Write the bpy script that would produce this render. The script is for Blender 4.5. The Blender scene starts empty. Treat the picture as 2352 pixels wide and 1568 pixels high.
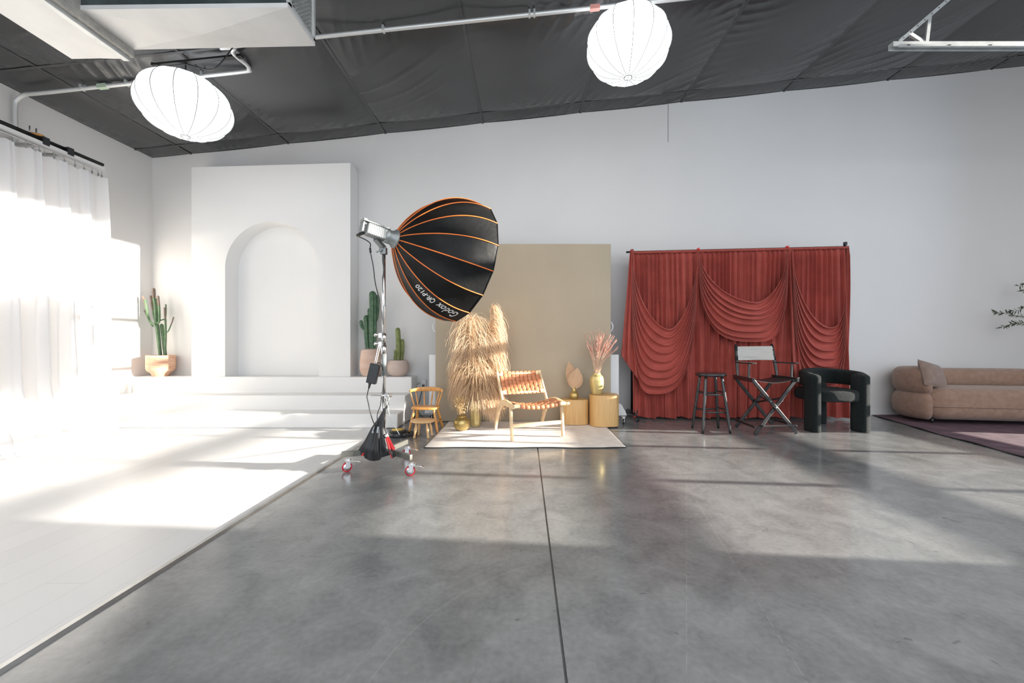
import bpy, math, random
from mathutils import Vector, Matrix, noise
random.seed(7)
PI = math.pi
scene = bpy.context.scene
COL = scene.collection

# ------------------------------------------------------------ camera
F = 930.0; CX = 1205.0; CY = 786.0; H = 1.12
cam_d = bpy.data.cameras.new('camera'); cam = bpy.data.objects.new('camera', cam_d); COL.objects.link(cam)
cam_d.sensor_width = 36.0; cam_d.lens = F/2352*36
cam_d.shift_x = -29/2352; cam_d.shift_y = 2/2352
cam.location = (0, 0, H); cam.rotation_euler = (PI/2, 0, 0)
cam_d.clip_start = 0.05
scene.camera = cam

# ------------------------------------------------------------ world, sun, daylight, fill lamps, exposure
scene.view_settings.view_transform = 'Standard'
scene.view_settings.look = 'None'
scene.view_settings.exposure = 0.0
scene.view_settings.gamma = 1.0
scene.view_settings.use_curve_mapping = False
w = bpy.data.worlds.new('sky'); scene.world = w; w.use_nodes = True
wn = w.node_tree.nodes
wn['Background'].inputs[0].default_value = (0.62, 0.80, 1.0, 1)
wn['Background'].inputs[1].default_value = 1.6

SUN_DIR = Vector((-1.0, 0.093, -0.19)).normalized()
sd = bpy.data.lights.new('sun', 'SUN'); so = bpy.data.objects.new('sun', sd); COL.objects.link(so)
so.rotation_euler = SUN_DIR.to_track_quat('-Z', 'Y').to_euler(); so.location = (20, -2, 6)
sd.energy = 21.0; sd.angle = math.radians(0.53); sd.color = (1.0, 0.925, 0.82)

def area(name, loc, direction, sx, sy, power, color):
    l = bpy.data.lights.new(name, 'AREA'); l.shape = 'RECTANGLE'; l.size = sx; l.size_y = sy
    l.energy = power; l.color = color
    o = bpy.data.objects.new(name, l); COL.objects.link(o); o.location = loc
    o.rotation_euler = Vector(direction).to_track_quat('-Z', 'Z').to_euler()
    return o
# added fill behind the camera and overhead, then daylight through the roll up door
area('fill_front', (1.1, -3.80, 2.3), (0.05, 1, -0.25), 13.0, 3.4, 275, (0.985, 0.985, 0.98))  # unseen fill lamp added behind the camera to brighten the room
area('fill_overhead', (3.0, 0.2, 4.3), (0, 0.15, -1), 10.0, 3.0, 240, (1.0, 0.985, 0.97))  # added overhead fill for the floor; the ceiling above it is closed
area('daylight_door', (7.93, 3.2, 2.4), (-1, 0.45, -0.05), 3.2, 4.4, 42, (0.74, 0.86, 1.0))
scene.cycles.use_denoising = True
scene.cycles.max_bounces = 8
scene.cycles.diffuse_bounces = 5
scene.cycles.sample_clamp_indirect = 6.0
scene.cycles.caustics_reflective = False
scene.cycles.caustics_refractive = False

# ------------------------------------------------------------ helpers
def at(px, py, Y):
    return Vector(((px-CX)*Y/F, Y, H-(py-CY)*Y/F))
def gr(px, py, z=0.0):
    Y = (H-z)*F/(py-CY)
    return Vector(((px-CX)*Y/F, Y, z))
def lerp(a, b, t): return a+(b-a)*t
def sstep(a, b, x):
    t = max(0, min(1, (x-a)/(b-a))); return t*t*(3-2*t)

class MB:
    def __init__(s): s.v = []; s.f = []; s.sm = []
    def add(s, vs, fs, smooth=False):
        n = len(s.v); s.v += [Vector(p) for p in vs]
        s.f += [tuple(i+n for i in f) for f in fs]; s.sm += [smooth]*len(fs); return s
    def box(s, c, size, M=None):
        hx, hy, hz = size[0]/2, size[1]/2, size[2]/2; c = Vector(c)
        vs = [Vector((x*hx, y*hy, z*hz)) for x in (-1, 1) for y in (-1, 1) for z in (-1, 1)]
        vs = [c+(M @ p if M else p) for p in vs]
        return s.add(vs, [(0, 1, 3, 2), (4, 6, 7, 5), (0, 4, 5, 1), (2, 3, 7, 6), (0, 2, 6, 4), (1, 5, 7, 3)])
    def bb(s, x0, x1, y0, y1, z0, z1):
        return s.box(((x0+x1)/2, (y0+y1)/2, (z0+z1)/2), (x1-x0, y1-y0, z1-z0))
    def beam(s, a, b, wd, th, up=(0, 0, 1)):
        a = Vector(a); b = Vector(b); d = (b-a); L = d.length; d.normalize()
        u = Vector(up); sx = d.cross(u)
        if sx.length < 1e-4: sx = d.cross(Vector((0, 1, 0)))
        sx.normalize(); uu = sx.cross(d)
        M = Matrix((sx, d, uu)).transposed()
        return s.box((a+b)/2, (wd, L, th), M)
    def tube(s, pts, r, n=10, caps=True, closed=False):
        pts = [Vector(p) for p in pts]; m = len(pts)
        rs = r if isinstance(r, (list, tuple)) else [r]*m
        ref = None; vs = []
        for i, p in enumerate(pts):
            if closed: d = pts[(i+1) % m]-pts[i-1]
            else: d = pts[min(i+1, m-1)]-pts[max(i-1, 0)]
            if d.length < 1e-9: d = Vector((0, 0, 1))
            d.normalize()
            if ref is None:
                ref = d.orthogonal().normalized()
            ref = (ref-d*ref.dot(d))
            if ref.length < 1e-6: ref = d.orthogonal()
            ref.normalize(); q = d.cross(ref)
            for k in range(n):
                a = 2*PI*k/n; vs.append(p+(ref*math.cos(a)+q*math.sin(a))*rs[i])
        fs = []
        for i in range(m if closed else m-1):
            j = (i+1) % m
            for k in range(n):
                k2 = (k+1) % n
                fs.append((i*n+k, i*n+k2, j*n+k2, j*n+k))
        s.add(vs, fs, True)
        if caps and not closed:
            b = len(s.v)-m*n
            s.f.append(tuple(b+k for k in range(n))[::-1]); s.sm.append(False)
            s.f.append(tuple(b+(m-1)*n+k for k in range(n))); s.sm.append(False)
        return s
    def lathe(s, c, prof, n=36, M=None, sx=1, sy=1, smooth=True, caps=True):
        c = Vector(c); vs = []
        for r, z in prof:
            for k in range(n):
                a = 2*PI*k/n; p = Vector((r*math.cos(a)*sx, r*math.sin(a)*sy, z))
                vs.append(c+(M @ p if M else p))
        fs = []
        for i in range(len(prof)-1):
            for k in range(n):
                k2 = (k+1) % n; fs.append((i*n+k, i*n+k2, (i+1)*n+k2, (i+1)*n+k))
        s.add(vs, fs, smooth)
        b = len(s.v)-len(vs)
        if not caps: return s
        if prof[0][0] > 1e-5: s.f.append(tuple(b+k for k in range(n))[::-1]); s.sm.append(False)
        if prof[-1][0] > 1e-5: s.f.append(tuple(b+(len(prof)-1)*n+k for k in range(n))); s.sm.append(False)
        return s
    def prism(s, poly, z0, z1):
        n = len(poly)
        vs = [Vector((p[0], p[1], z0)) for p in poly]+[Vector((p[0], p[1], z1)) for p in poly]
        fs = [tuple(range(n))[::-1], tuple(range(n, 2*n))]+[(i, (i+1) % n, n+(i+1) % n, n+i) for i in range(n)]
        return s.add(vs, fs)
    def extrude(s, poly, off):
        n = len(poly); off = Vector(off)
        vs = [Vector(p) for p in poly]+[Vector(p)+off for p in poly]
        fs = [tuple(range(n))[::-1], tuple(range(n, 2*n))]+[(i, (i+1) % n, n+(i+1) % n, n+i) for i in range(n)]
        return s.add(vs, fs)
    def grid(s, fn, nu, nv, smooth=True):
        vs = [fn(i/nu, j/nv) for i in range(nu+1) for j in range(nv+1)]
        fs = [(i*(nv+1)+j, (i+1)*(nv+1)+j, (i+1)*(nv+1)+j+1, i*(nv+1)+j+1) for i in range(nu) for j in range(nv)]
        return s.add(vs, fs, smooth)
    def sweep(s, pts, secfn, closed=False, smooth=True, up=(0, 0, 1)):
        """sweep a section (list of (side, up) offsets, from secfn(t)) along a path"""
        pts = [Vector(p) for p in pts]; m = len(pts); up = Vector(up); vs = []
        for i, p in enumerate(pts):
            d = (pts[(i+1) % m]-pts[i-1]) if closed else (pts[min(i+1, m-1)]-pts[max(i-1, 0)])
            d.normalize(); sx = d.cross(up); sx.normalize(); uu = sx.cross(d)
            sec = secfn(i/(m-1)); n = len(sec)
            for a, b in sec: vs.append(p+sx*a+uu*b)
        fs = []
        for i in range(m if closed else m-1):
            j = (i+1) % m
            for k in range(n):
                k2 = (k+1) % n; fs.append((i*n+k, i*n+k2, j*n+k2, j*n+k))
        s.add(vs, fs, smooth)
        if not closed:
            b = len(s.v)-m*n
            s.f.append(tuple(b+k for k in range(n))[::-1]); s.sm.append(False)
            s.f.append(tuple(b+(m-1)*n+k for k in range(n))); s.sm.append(False)
        return s
    def build(s, name, mat, parent=None, bevel=0, subsurf=0, solid=0, **props):
        xs = [p.x for p in s.v]; ys = [p.y for p in s.v]; zs = [p.z for p in s.v]
        org = Vector(((min(xs)+max(xs))/2, (min(ys)+max(ys))/2, min(zs)))
        me = bpy.data.meshes.new(name)
        me.from_pydata([tuple(p-org) for p in s.v], [], s.f)
        me.polygons.foreach_set('use_smooth', s.sm); me.update()
        me.materials.append(mat)
        o = bpy.data.objects.new(name, me); COL.objects.link(o)
        WT[o] = org
        if parent: o.parent = parent; o.location = org-WT[parent]
        else: o.location = org
        if solid:
            md = o.modifiers.new('solid', 'SOLIDIFY'); md.thickness = solid; md.offset = 0
        if bevel:
            md = o.modifiers.new('bevel', 'BEVEL'); md.width = bevel; md.segments = 2; md.limit_method = 'ANGLE'; md.angle_limit = math.radians(40)
        if subsurf:
            md = o.modifiers.new('sub', 'SUBSURF'); md.levels = subsurf; md.render_levels = subsurf
        for k, v in props.items(): o[k] = v
        return o
WT = {}
def thing(name, loc, label, cat, group=None):
    o = bpy.data.objects.new(name, None); COL.objects.link(o); o.location = loc; o.empty_display_size = 0.1
    WT[o] = Vector(loc); o['label'] = label; o['category'] = cat
    if group: o['group'] = group
    return o
def tag(o, label, cat, group=None):
    o['label'] = label; o['category'] = cat
    if group: o['group'] = group
    return o
def smoothpath(pts, k=8):
    pts = [Vector(p) for p in pts]; out = []
    for i in range(len(pts)-1):
        p0 = pts[max(i-1, 0)]; p1 = pts[i]; p2 = pts[i+1]; p3 = pts[min(i+2, len(pts)-1)]
        for j in range(k):
            t = j/k
            out.append(0.5*((2*p1)+(p2-p0)*t+(2*p0-5*p1+4*p2-p3)*t*t+(3*p1-p0-3*p2+p3)*t**3))
    out.append(pts[-1]); return out
def interp(tab, x):
    if x <= tab[0][0]: return tab[0][1]
    for (a, b), (c, d) in zip(tab, tab[1:]):
        if x <= c: return b+(d-b)*(x-a)/(c-a)
    return tab[-1][1]
def rrect(w, h, r, n=4):
    out = []
    for cx, cy, a0 in ((w/2-r, h/2-r, 0), (-w/2+r, h/2-r, 90), (-w/2+r, -h/2+r, 180), (w/2-r, -h/2+r, 270)):
        for k in range(n+1):
            a = math.radians(a0+90*k/n); out.append((cx+r*math.cos(a), cy+r*math.sin(a)))
    return out

# ------------------------------------------------------------ materials
def mat(name, color, rough=0.5, metal=0.0, var=0.0, vscale=5.0, bump=0.0, bscale=40.0, color2=None, sheen=0.0, coat=0.0, stretch=None, rvar=0.0, spec=None, detail=4.0):
    m = bpy.data.materials.new(name); m.use_nodes = True; nt = m.node_tree; N = nt.nodes; L = nt.links
    b = N['Principled BSDF']
    b.inputs['Base Color'].default_value = (*color, 1); b.inputs['Roughness'].default_value = rough; b.inputs['Metallic'].default_value = metal
    if sheen:
        b.inputs['Sheen Weight'].default_value = sheen; b.inputs['Sheen Roughness'].default_value = 0.4
    if coat: b.inputs['Coat Weight'].default_value = coat; b.inputs['Coat Roughness'].default_value = 0.1
    if spec is not None: b.inputs['Specular IOR Level'].default_value = spec
    tc = N.new('ShaderNodeTexCoord'); vec = tc.outputs['Object']
    if stretch:
        mp = N.new('ShaderNodeMapping'); mp.inputs['Scale'].default_value = stretch; L.new(vec, mp.inputs[0]); vec = mp.outputs[0]
    if var or color2:
        nz = N.new('ShaderNodeTexNoise'); nz.inputs['Scale'].default_value = vscale; nz.inputs['Detail'].default_value = detail; L.new(vec, nz.inputs['Vector'])
        cr = N.new('ShaderNodeValToRGB'); cr.color_ramp.elements[0].position = 0.35; cr.color_ramp.elements[1].position = 0.65
        c2 = color2 or tuple(min(1, c*(1+var)) for c in color); c1 = color if color2 else tuple(c*(1-var) for c in color)
        cr.color_ramp.elements[0].color = (*c1, 1); cr.color_ramp.elements[1].color = (*c2, 1)
        L.new(nz.outputs['Fac'], cr.inputs[0]); L.new(cr.outputs[0], b.inputs['Base Color'])
        if rvar:
            mr = N.new('ShaderNodeMapRange'); mr.inputs[1].default_value = 0.3; mr.inputs[2].default_value = 0.7
            mr.inputs[3].default_value = rough-rvar; mr.inputs[4].default_value = rough+rvar
            L.new(nz.outputs['Fac'], mr.inputs[0]); L.new(mr.outputs[0], b.inputs['Roughness'])
    if bump:
        n2 = N.new('ShaderNodeTexNoise'); n2.inputs['Scale'].default_value = bscale; n2.inputs['Detail'].default_value = 3; L.new(vec, n2.inputs['Vector'])
        bp = N.new('ShaderNodeBump'); bp.inputs['Strength'].default_value = bump; bp.inputs['Distance'].default_value = 0.01
        L.new(n2.outputs['Fac'], bp.inputs['Height']); L.new(bp.outputs[0], b.inputs['Normal'])
    return m

M = {}
M['wall'] = mat('white_wall_paint', (0.71, 0.70, 0.69), 0.6, var=0.012, vscale=1.2, bump=0.05, bscale=60)
M['stage'] = mat('white_stage_paint', (0.78, 0.775, 0.765), 0.5, var=0.01, vscale=2)
M['vinyl'] = mat('black_vinyl', (0.048, 0.050, 0.052), 0.25, var=0.12, vscale=1.0, bump=0.10, bscale=22, detail=1.0)
M['chrome'] = mat('chrome', (0.72, 0.72, 0.73), 0.18, 1.0)
M['steel'] = mat('brushed_steel', (0.45, 0.46, 0.46), 0.35, 1.0, var=0.1, vscale=8)
M['galv'] = mat('galvanised_metal', (0.62, 0.64, 0.64), 0.5, 0.6, var=0.12, vscale=6)
M['duct'] = mat('white_duct_wrap', (0.70, 0.70, 0.69), 0.42, 0.15, var=0.05, vscale=3)
M['ductdark'] = mat('dark_duct_metal', (0.10, 0.13, 0.135), 0.35, 0.7, var=0.3, vscale=4)
M['tape'] = mat('grey_duct_tape', (0.42, 0.41, 0.38), 0.5, 0.2, var=0.15, vscale=30)
M['olivesteel'] = mat('dark_painted_steel', (0.13, 0.13, 0.115), 0.4, 0.4)
M['conduit'] = mat('conduit_metal', (0.66, 0.67, 0.66), 0.4, 0.5)
M['black'] = mat('black_plastic', (0.022, 0.024, 0.026), 0.4)
M['blackmetal'] = mat('black_metal', (0.03, 0.03, 0.03), 0.35, 0.6)
M['blackwood'] = mat('black_stained_wood', (0.022, 0.023, 0.025), 0.28, coat=0.5, var=0.2, vscale=20, stretch=(1, 1, 0.1))
M['blackfab'] = mat('black_softbox_fabric', (0.006, 0.0065, 0.007), 0.5, var=0.2, vscale=8, bump=0.35, bscale=14, spec=0.2)
M['orange'] = mat('orange_piping', (0.85, 0.20, 0.035), 0.4)
M['print'] = mat('white_print', (0.75, 0.75, 0.75), 0.5)
M['lightgrey'] = mat('grey_casting', (0.27, 0.29, 0.29), 0.4, 0.5, var=0.08, vscale=10)
M['redwheel'] = mat('red_polyurethane', (0.55, 0.02, 0.04), 0.35)
M['red'] = mat('red_plastic', (0.70, 0.03, 0.035), 0.35)
M['yellow'] = mat('yellow_label', (0.75, 0.50, 0.08), 0.5)
M['white'] = mat('white_plastic', (0.75, 0.75, 0.74), 0.4)
M['whitemetal'] = mat('white_enamel', (0.72, 0.73, 0.74), 0.4)
M['bagfab'] = mat('black_nylon', (0.016, 0.017, 0.019), 0.42, sheen=0.1)
M['terracotta'] = mat('terracotta', (0.60, 0.33, 0.21), 0.75, color2=(0.70, 0.46, 0.33), vscale=9, stretch=(1, 1, 7), bump=0.3, bscale=30)
M['terrapink'] = mat('pink_terracotta', (0.60, 0.40, 0.31), 0.75, color2=(0.68, 0.52, 0.43), vscale=4, stretch=(1, 1, 3), bump=0.15, bscale=40)
M['paleclay'] = mat('pale_clay', (0.58, 0.46, 0.40), 0.7, var=0.05, vscale=10)
M['soil'] = mat('soil', (0.06, 0.045, 0.035), 0.9, var=0.4, vscale=60)
M['cactus'] = mat('cactus_green', (0.055, 0.12, 0.055), 0.5, color2=(0.12, 0.20, 0.10), vscale=12)
M['cactusdark'] = mat('dark_cactus_green', (0.035, 0.10, 0.045), 0.45, color2=(0.09, 0.17, 0.09), vscale=18)
M['cactusolive'] = mat('olive_cactus', (0.13, 0.17, 0.04), 0.5, color2=(0.24, 0.27, 0.10), vscale=14)
M['cactustip'] = mat('brown_cactus_tip', (0.16, 0.115, 0.09), 0.6, var=0.2, vscale=15)
M['spine'] = mat('pale_spines', (0.62, 0.62, 0.50), 0.6)
M['canvas'] = mat('beige_painted_canvas', (0.42, 0.355, 0.265), 0.75, var=0.035, vscale=1.4, bump=0.05, bscale=150)
M['rug'] = mat('cream_wool_rug', (0.82, 0.77, 0.71), 0.95, color2=(0.73, 0.66, 0.60), vscale=9, bump=0.8, bscale=120, sheen=0.2)
M['rugedge'] = mat('black_binding', (0.03, 0.03, 0.028), 0.9)
M['palewood'] = mat('pale_beech', (0.74, 0.55, 0.34), 0.45, var=0.12, vscale=10, stretch=(3, 3, 0.5))
M['honey'] = mat('honey_oak', (0.62, 0.29, 0.07), 0.35, coat=0.3, var=0.12, vscale=10, stretch=(3, 3, 0.5))
M['pine'] = mat('pale_pine', (0.72, 0.45, 0.22), 0.45, var=0.1, vscale=12, stretch=(3, 3, 0.5))
M['plinth'] = mat('oak_veneer', (0.56, 0.34, 0.13), 0.5, color2=(0.63, 0.40, 0.17), vscale=14, stretch=(4, 4, 0.25))
M['leather'] = mat('tan_leather', (0.55, 0.20, 0.09), 0.42, color2=(0.62, 0.26, 0.13), vscale=9)
M['brass'] = mat('antique_brass', (0.42, 0.30, 0.10), 0.34, 0.75, color2=(0.58, 0.45, 0.20), vscale=8, rvar=0.1)
M['brasslight'] = mat('pale_brass_glaze', (0.56, 0.44, 0.18), 0.38, 0.45, color2=(0.66, 0.54, 0.26), vscale=8)
M['pampas'] = mat('pampas', (0.62, 0.42, 0.25), 0.8, color2=(0.76, 0.58, 0.40), vscale=3)
M['stem'] = mat('dry_stem', (0.55, 0.38, 0.20), 0.7)
M['dry'] = mat('dried_flower', (0.55, 0.36, 0.15), 0.8, color2=(0.70, 0.50, 0.26), vscale=30)
M['pink'] = mat('pink_grass', (0.66, 0.36, 0.29), 0.8, color2=(0.78, 0.54, 0.44), vscale=14)
M['pinkstem'] = mat('pink_grass_stem', (0.72, 0.52, 0.38), 0.8)
M['palm'] = mat('dried_palm', (0.60, 0.42, 0.28), 0.7, var=0.06, vscale=8)
M['velvet'] = mat('rust_velvet', (0.38, 0.078, 0.062), 0.7, sheen=0.55, var=0.1, vscale=5)
M['velvet'].node_tree.nodes['Principled BSDF'].inputs['Sheen Tint'].default_value = (1.0, 0.50, 0.45, 1)
M['velvet'].node_tree.nodes['Principled BSDF'].inputs['Specular IOR Level'].default_value = 0.2
M['boucle'] = mat('black_boucle', (0.008, 0.014, 0.015), 0.9, sheen=0.10, spec=0.25)
M['sofa'] = mat('taupe_chenille', (0.28, 0.172, 0.12), 0.9, color2=(0.34, 0.215, 0.16), vscale=18, bump=0.5, bscale=160, sheen=0.35)
M['pillow'] = mat('taupe_cushion', (0.225, 0.155, 0.125), 0.9, color2=(0.27, 0.195, 0.16), vscale=14, bump=0.4, bscale=160, sheen=0.35)
M['purplerug'] = mat('purple_rug', (0.075, 0.038, 0.052), 0.9, color2=(0.15, 0.085, 0.105), vscale=5, bump=0.4, bscale=100, detail=8)
M['cream_canvas'] = mat('cream_canvas', (0.50, 0.485, 0.46), 0.8, bump=0.3, bscale=90)
M['olive'] = mat('olive_leaf', (0.035, 0.07, 0.03), 0.45, color2=(0.08, 0.12, 0.06), vscale=20)
M['bark'] = mat('olive_bark', (0.12, 0.09, 0.06), 0.85, var=0.3, vscale=20)
M['graypot'] = mat('grey_planter', (0.35, 0.35, 0.34), 0.7)
M['outlet'] = mat('outlet_plastic', (0.70, 0.70, 0.69), 0.4)

# floor concrete
def concrete():
    m = bpy.data.materials.new('polished_concrete'); m.use_nodes = True; nt = m.node_tree; N = nt.nodes; L = nt.links
    b = N['Principled BSDF']; tc = N.new('ShaderNodeTexCoord'); geo = N.new('ShaderNodeNewGeometry'); P = geo.outputs['Position']
    def noise_(sc, det, dist=0.0, vec=P):
        n = N.new('ShaderNodeTexNoise'); n.inputs['Scale'].default_value = sc; n.inputs['Detail'].default_value = det; n.inputs['Distortion'].default_value = dist
        L.new(vec, n.inputs['Vector']); return n.outputs['Fac']
    def math_(op, a, b_=None, clamp=False):
        n = N.new('ShaderNodeMath'); n.operation = op; n.use_clamp = clamp
        for i, x in enumerate((a, b_)):
            if x is None: continue
            if isinstance(x, (int, float)): n.inputs[i].default_value = x
            else: L.new(x, n.inputs[i])
        return n.outputs[0]
    def mix(f, c1, c2, t='MIX'):
        n = N.new('ShaderNodeMix'); n.data_type = 'RGBA'; n.blend_type = t
        for i, x in ((0, f), (6, c1), (7, c2)):
            if isinstance(x, (int, float)): n.inputs[i].default_value = x
            elif isinstance(x, tuple): n.inputs[i].default_value = (*x, 1)
            else: L.new(x, n.inputs[i])
        return n.outputs[2]
    def ramp(x, p0, p1, c0, c1):
        r = N.new('ShaderNodeValToRGB'); r.color_ramp.elements[0].position = p0; r.color_ramp.elements[1].position = p1
        r.color_ramp.elements[0].color = (*c0, 1); r.color_ramp.elements[1].color = (*c1, 1); L.new(x, r.inputs[0]); return r.outputs[0]
    n1 = noise_(0.9, 8, 0.6); n2 = noise_(4.5, 6, 0.8); n3 = noise_(38, 3)
    c = ramp(n1, 0.3, 0.7, (0.158, 0.165, 0.167), (0.238, 0.246, 0.246))
    c = mix(0.55, c, ramp(n2, 0.32, 0.68, (0.110, 0.115, 0.116), (0.278, 0.284, 0.281)))
    c = mix(0.18, c, ramp(n3, 0.3, 0.7, (0.14, 0.14, 0.14), (0.36, 0.36, 0.36)))
    # dark scuffs
    sp = noise_(7, 3, 1.5); spk = ramp(sp, 0.70, 0.74, (0, 0, 0), (1, 1, 1)); c = mix(math_('MULTIPLY', spk, 0.5), c, (0.07, 0.07, 0.065))
    sep = N.new('ShaderNodeSeparateXYZ'); L.new(P, sep.inputs[0]); X, Y = sep.outputs[0], sep.outputs[1]
    def line(expr, width, fac, col, dotted=None):
        nonlocal c
        a = math_('ABSOLUTE', expr); k = math_('LESS_THAN', a, width)
        if dotted: k = math_('MULTIPLY', k, math_('GREATER_THAN', noise_(dotted, 2), 0.47))
        k = math_('MULTIPLY', k, fac); c = mix(k, c, col)
    line(math_('SUBTRACT', Y, 3.555), 0.004, 0.5, (0.45, 0.45, 0.44), 60)
    def lin(a, p0, p1):   # straight line through two floor points
        (x0, y0), (x1, y1) = p0, p1; dx, dy = x1-x0, y1-y0; l = math.hypot(dx, dy)
        return math_('ADD', math_('ADD', math_('MULTIPLY', X, dy/l), math_('MULTIPLY', Y, -dx/l)), (dx*y0-dy*x0)/l)
    line(lin(0, (2.60, 3.9), (3.43, 2.78)), 0.003, 0.6, (0.06, 0.06, 0.06))
    line(lin(0, (0.93, 1.33), (1.22, 2.90)), 0.0025, 0.2, (0.42, 0.42, 0.41), 25)
    line(lin(0, (0.60, 1.50), (0.92, 2.30)), 0.002, 0.18, (0.42, 0.42, 0.41), 18)
    # tyre arcs
    for (cx_, cy_, R_, wd, fc) in ((0.45, 1.15, 0.98, 0.004, 0.2), (0.45, 1.15, 1.06, 0.003, 0.15)):
        d = math_('SQRT', math_('ADD', math_('POWER', math_('SUBTRACT', X, cx_), 2.0), math_('POWER', math_('SUBTRACT', Y, cy_), 2.0)))
        a = math_('ABSOLUTE', math_('SUBTRACT', d, R_)); k = math_('LESS_THAN', a, wd)
        k = math_('MULTIPLY', k, math_('LESS_THAN', X, 0.1)); k = math_('MULTIPLY', k, fc); c = mix(k, c, (0.36, 0.36, 0.35))
    L.new(c, b.inputs['Base Color'])
    r = N.new('ShaderNodeMapRange'); r.inputs[1].default_value = 0.3; r.inputs[2].default_value = 0.7; r.inputs[3].default_value = 0.12; r.inputs[4].default_value = 0.26
    L.new(n1, r.inputs[0]); L.new(r.outputs[0], b.inputs['Roughness'])
    b.inputs['Specular IOR Level'].default_value = 0.6
    bp = N.new('ShaderNodeBump'); bp.inputs['Strength'].default_value = 0.06; bp.inputs['Distance'].default_value = 0.01
    L.new(noise_(14, 4), bp.inputs['Height']); L.new(bp.outputs[0], b.inputs['Normal'])
    return m
M['concrete'] = concrete()

def whitefloor():
    m = bpy.data.materials.new('white_plank_floor'); m.use_nodes = True; nt = m.node_tree; N = nt.nodes; L = nt.links
    b = N['Principled BSDF']; geo = N.new('ShaderNodeNewGeometry')
    mp = N.new('ShaderNodeMapping'); mp.inputs['Rotation'].default_value = (0, 0, PI/2); L.new(geo.outputs['Position'], mp.inputs[0])
    br = N.new('ShaderNodeTexBrick'); L.new(mp.outputs[0], br.inputs['Vector'])
    br.inputs['Scale'].default_value = 1.0; br.inputs['Brick Width'].default_value = 1.25; br.inputs['Row Height'].default_value = 0.185
    br.inputs['Mortar Size'].default_value = 0.0015; br.inputs['Bias'].default_value = 0.0
    br.inputs['Color1'].default_value = (0.70, 0.695, 0.69, 1); br.inputs['Color2'].default_value = (0.66, 0.655, 0.65, 1); br.inputs['Mortar'].default_value = (0.54, 0.535, 0.53, 1)
    L.new(br.outputs['Color'], b.inputs['Base Color']); b.inputs['Roughness'].default_value = 0.38
    return m
M['whitefloor'] = whitefloor()

def lantern_mat():
    m = bpy.data.materials.new('lit_lantern_fabric'); m.use_nodes = True; b = m.node_tree.nodes['Principled BSDF']
    b.inputs['Base Color'].default_value = (0.8, 0.8, 0.8, 1); b.inputs['Emission Color'].default_value = (0.97, 0.97, 1, 1); b.inputs['Emission Strength'].default_value = 3.2
    return m
M['lantern'] = lantern_mat()
def sheer():
    m = bpy.data.materials.new('white_sheer_fabric'); m.use_nodes = True; nt = m.node_tree; N = nt.nodes; L = nt.links
    d = N.new('ShaderNodeBsdfDiffuse'); d.inputs[0].default_value = (0.86, 0.86, 0.87, 1)
    t = N.new('ShaderNodeBsdfTranslucent'); t.inputs[0].default_value = (0.86, 0.86, 0.87, 1)
    x = N.new('ShaderNodeMixShader'); x.inputs[0].default_value = 0.35; L.new(d.outputs[0], x.inputs[1]); L.new(t.outputs[0], x.inputs[2])
    tr = N.new('ShaderNodeBsdfTransparent'); y = N.new('ShaderNodeMixShader'); y.inputs[0].default_value = 0.10
    L.new(x.outputs[0], y.inputs[1]); L.new(tr.outputs[0], y.inputs[2]); L.new(y.outputs[0], N['Material Output'].inputs[0])
    return m
M['sheer'] = sheer()
def boucle_pts():
    m = M['boucle']; N = m.node_tree.nodes; L = m.node_tree.links; b = N['Principled BSDF']
    v = N.new('ShaderNodeTexVoronoi'); v.inputs['Scale'].default_value = 170; tc = N.new('ShaderNodeTexCoord'); L.new(tc.outputs['Object'], v.inputs['Vector'])
    bp = N.new('ShaderNodeBump'); bp.inputs['Strength'].default_value = 1.0; bp.inputs['Distance'].default_value = 0.012; bp.invert = True
    L.new(v.outputs['Distance'], bp.inputs['Height']); L.new(bp.outputs[0], b.inputs['Normal'])
boucle_pts()
def glass():
    m = bpy.data.materials.new('window_glass'); m.use_nodes = True; nt = m.node_tree; N = nt.nodes; L = nt.links
    t = N.new('ShaderNodeBsdfTransparent'); g = N.new('ShaderNodeBsdfGlossy'); g.inputs['Roughness'].default_value = 0.02
    f = N.new('ShaderNodeFresnel'); f.inputs[0].default_value = 1.2; x = N.new('ShaderNodeMixShader')
    L.new(f.outputs[0], x.inputs[0]); L.new(t.outputs[0], x.inputs[1]); L.new(g.outputs[0], x.inputs[2]); L.new(x.outputs[0], N['Material Output'].inputs[0])
    return m
M['glass'] = glass()
M['frame'] = mat('white_door_frame', (0.70, 0.70, 0.70), 0.45)

# ------------------------------------------------------------ room
XL, XR, YB, YF = -5.747, 7.9, 6.25, -4.0
def zc(x): return 3.968+0.1056*(x-XL)
ST = dict(kind='structure')
# concrete floor with a saw cut joint at X = 0.14
b = MB()
jx = 0.138
b.bb(-1.80, jx-0.005, YF, YB, -0.15, 0)
b.bb(jx+0.005, XR+0.2, YF, YB, -0.15, 0)
b.bb(jx-0.006, jx+0.006, YF, YB, -0.15, -0.02)
b.build('floor', M['concrete'], **ST)
MB().bb(XL, -1.80, YF, YB, -0.15, 0.004).build('floor', M['whitefloor'], **ST)
b = MB(); b.prism([(-1.812, 1.0), (-1.768, 1.0), (-1.768, 5.1), (-1.812, 5.1)], 0.0, 0.012)
b = MB()
poly = [(-1.815, 0.003), (-1.803, 0.013), (-1.778, 0.013), (-1.766, 0.0005)]
b.extrude([(x, YF+0.1, z) for x, z in poly], (0, 5.17-YF-0.1, 0))
b.build('trim_1', M['steel'], **ST)
MB().bb(XL-0.2, XR+0.2, YB, YB+0.2, -0.15, 5.8).build('wall_back', M['wall'], **ST)
MB().bb(XL-0.2, XL, YF-0.2, YB, -0.15, 5.8).build('wall_left', M['wall'], **ST)
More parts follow.
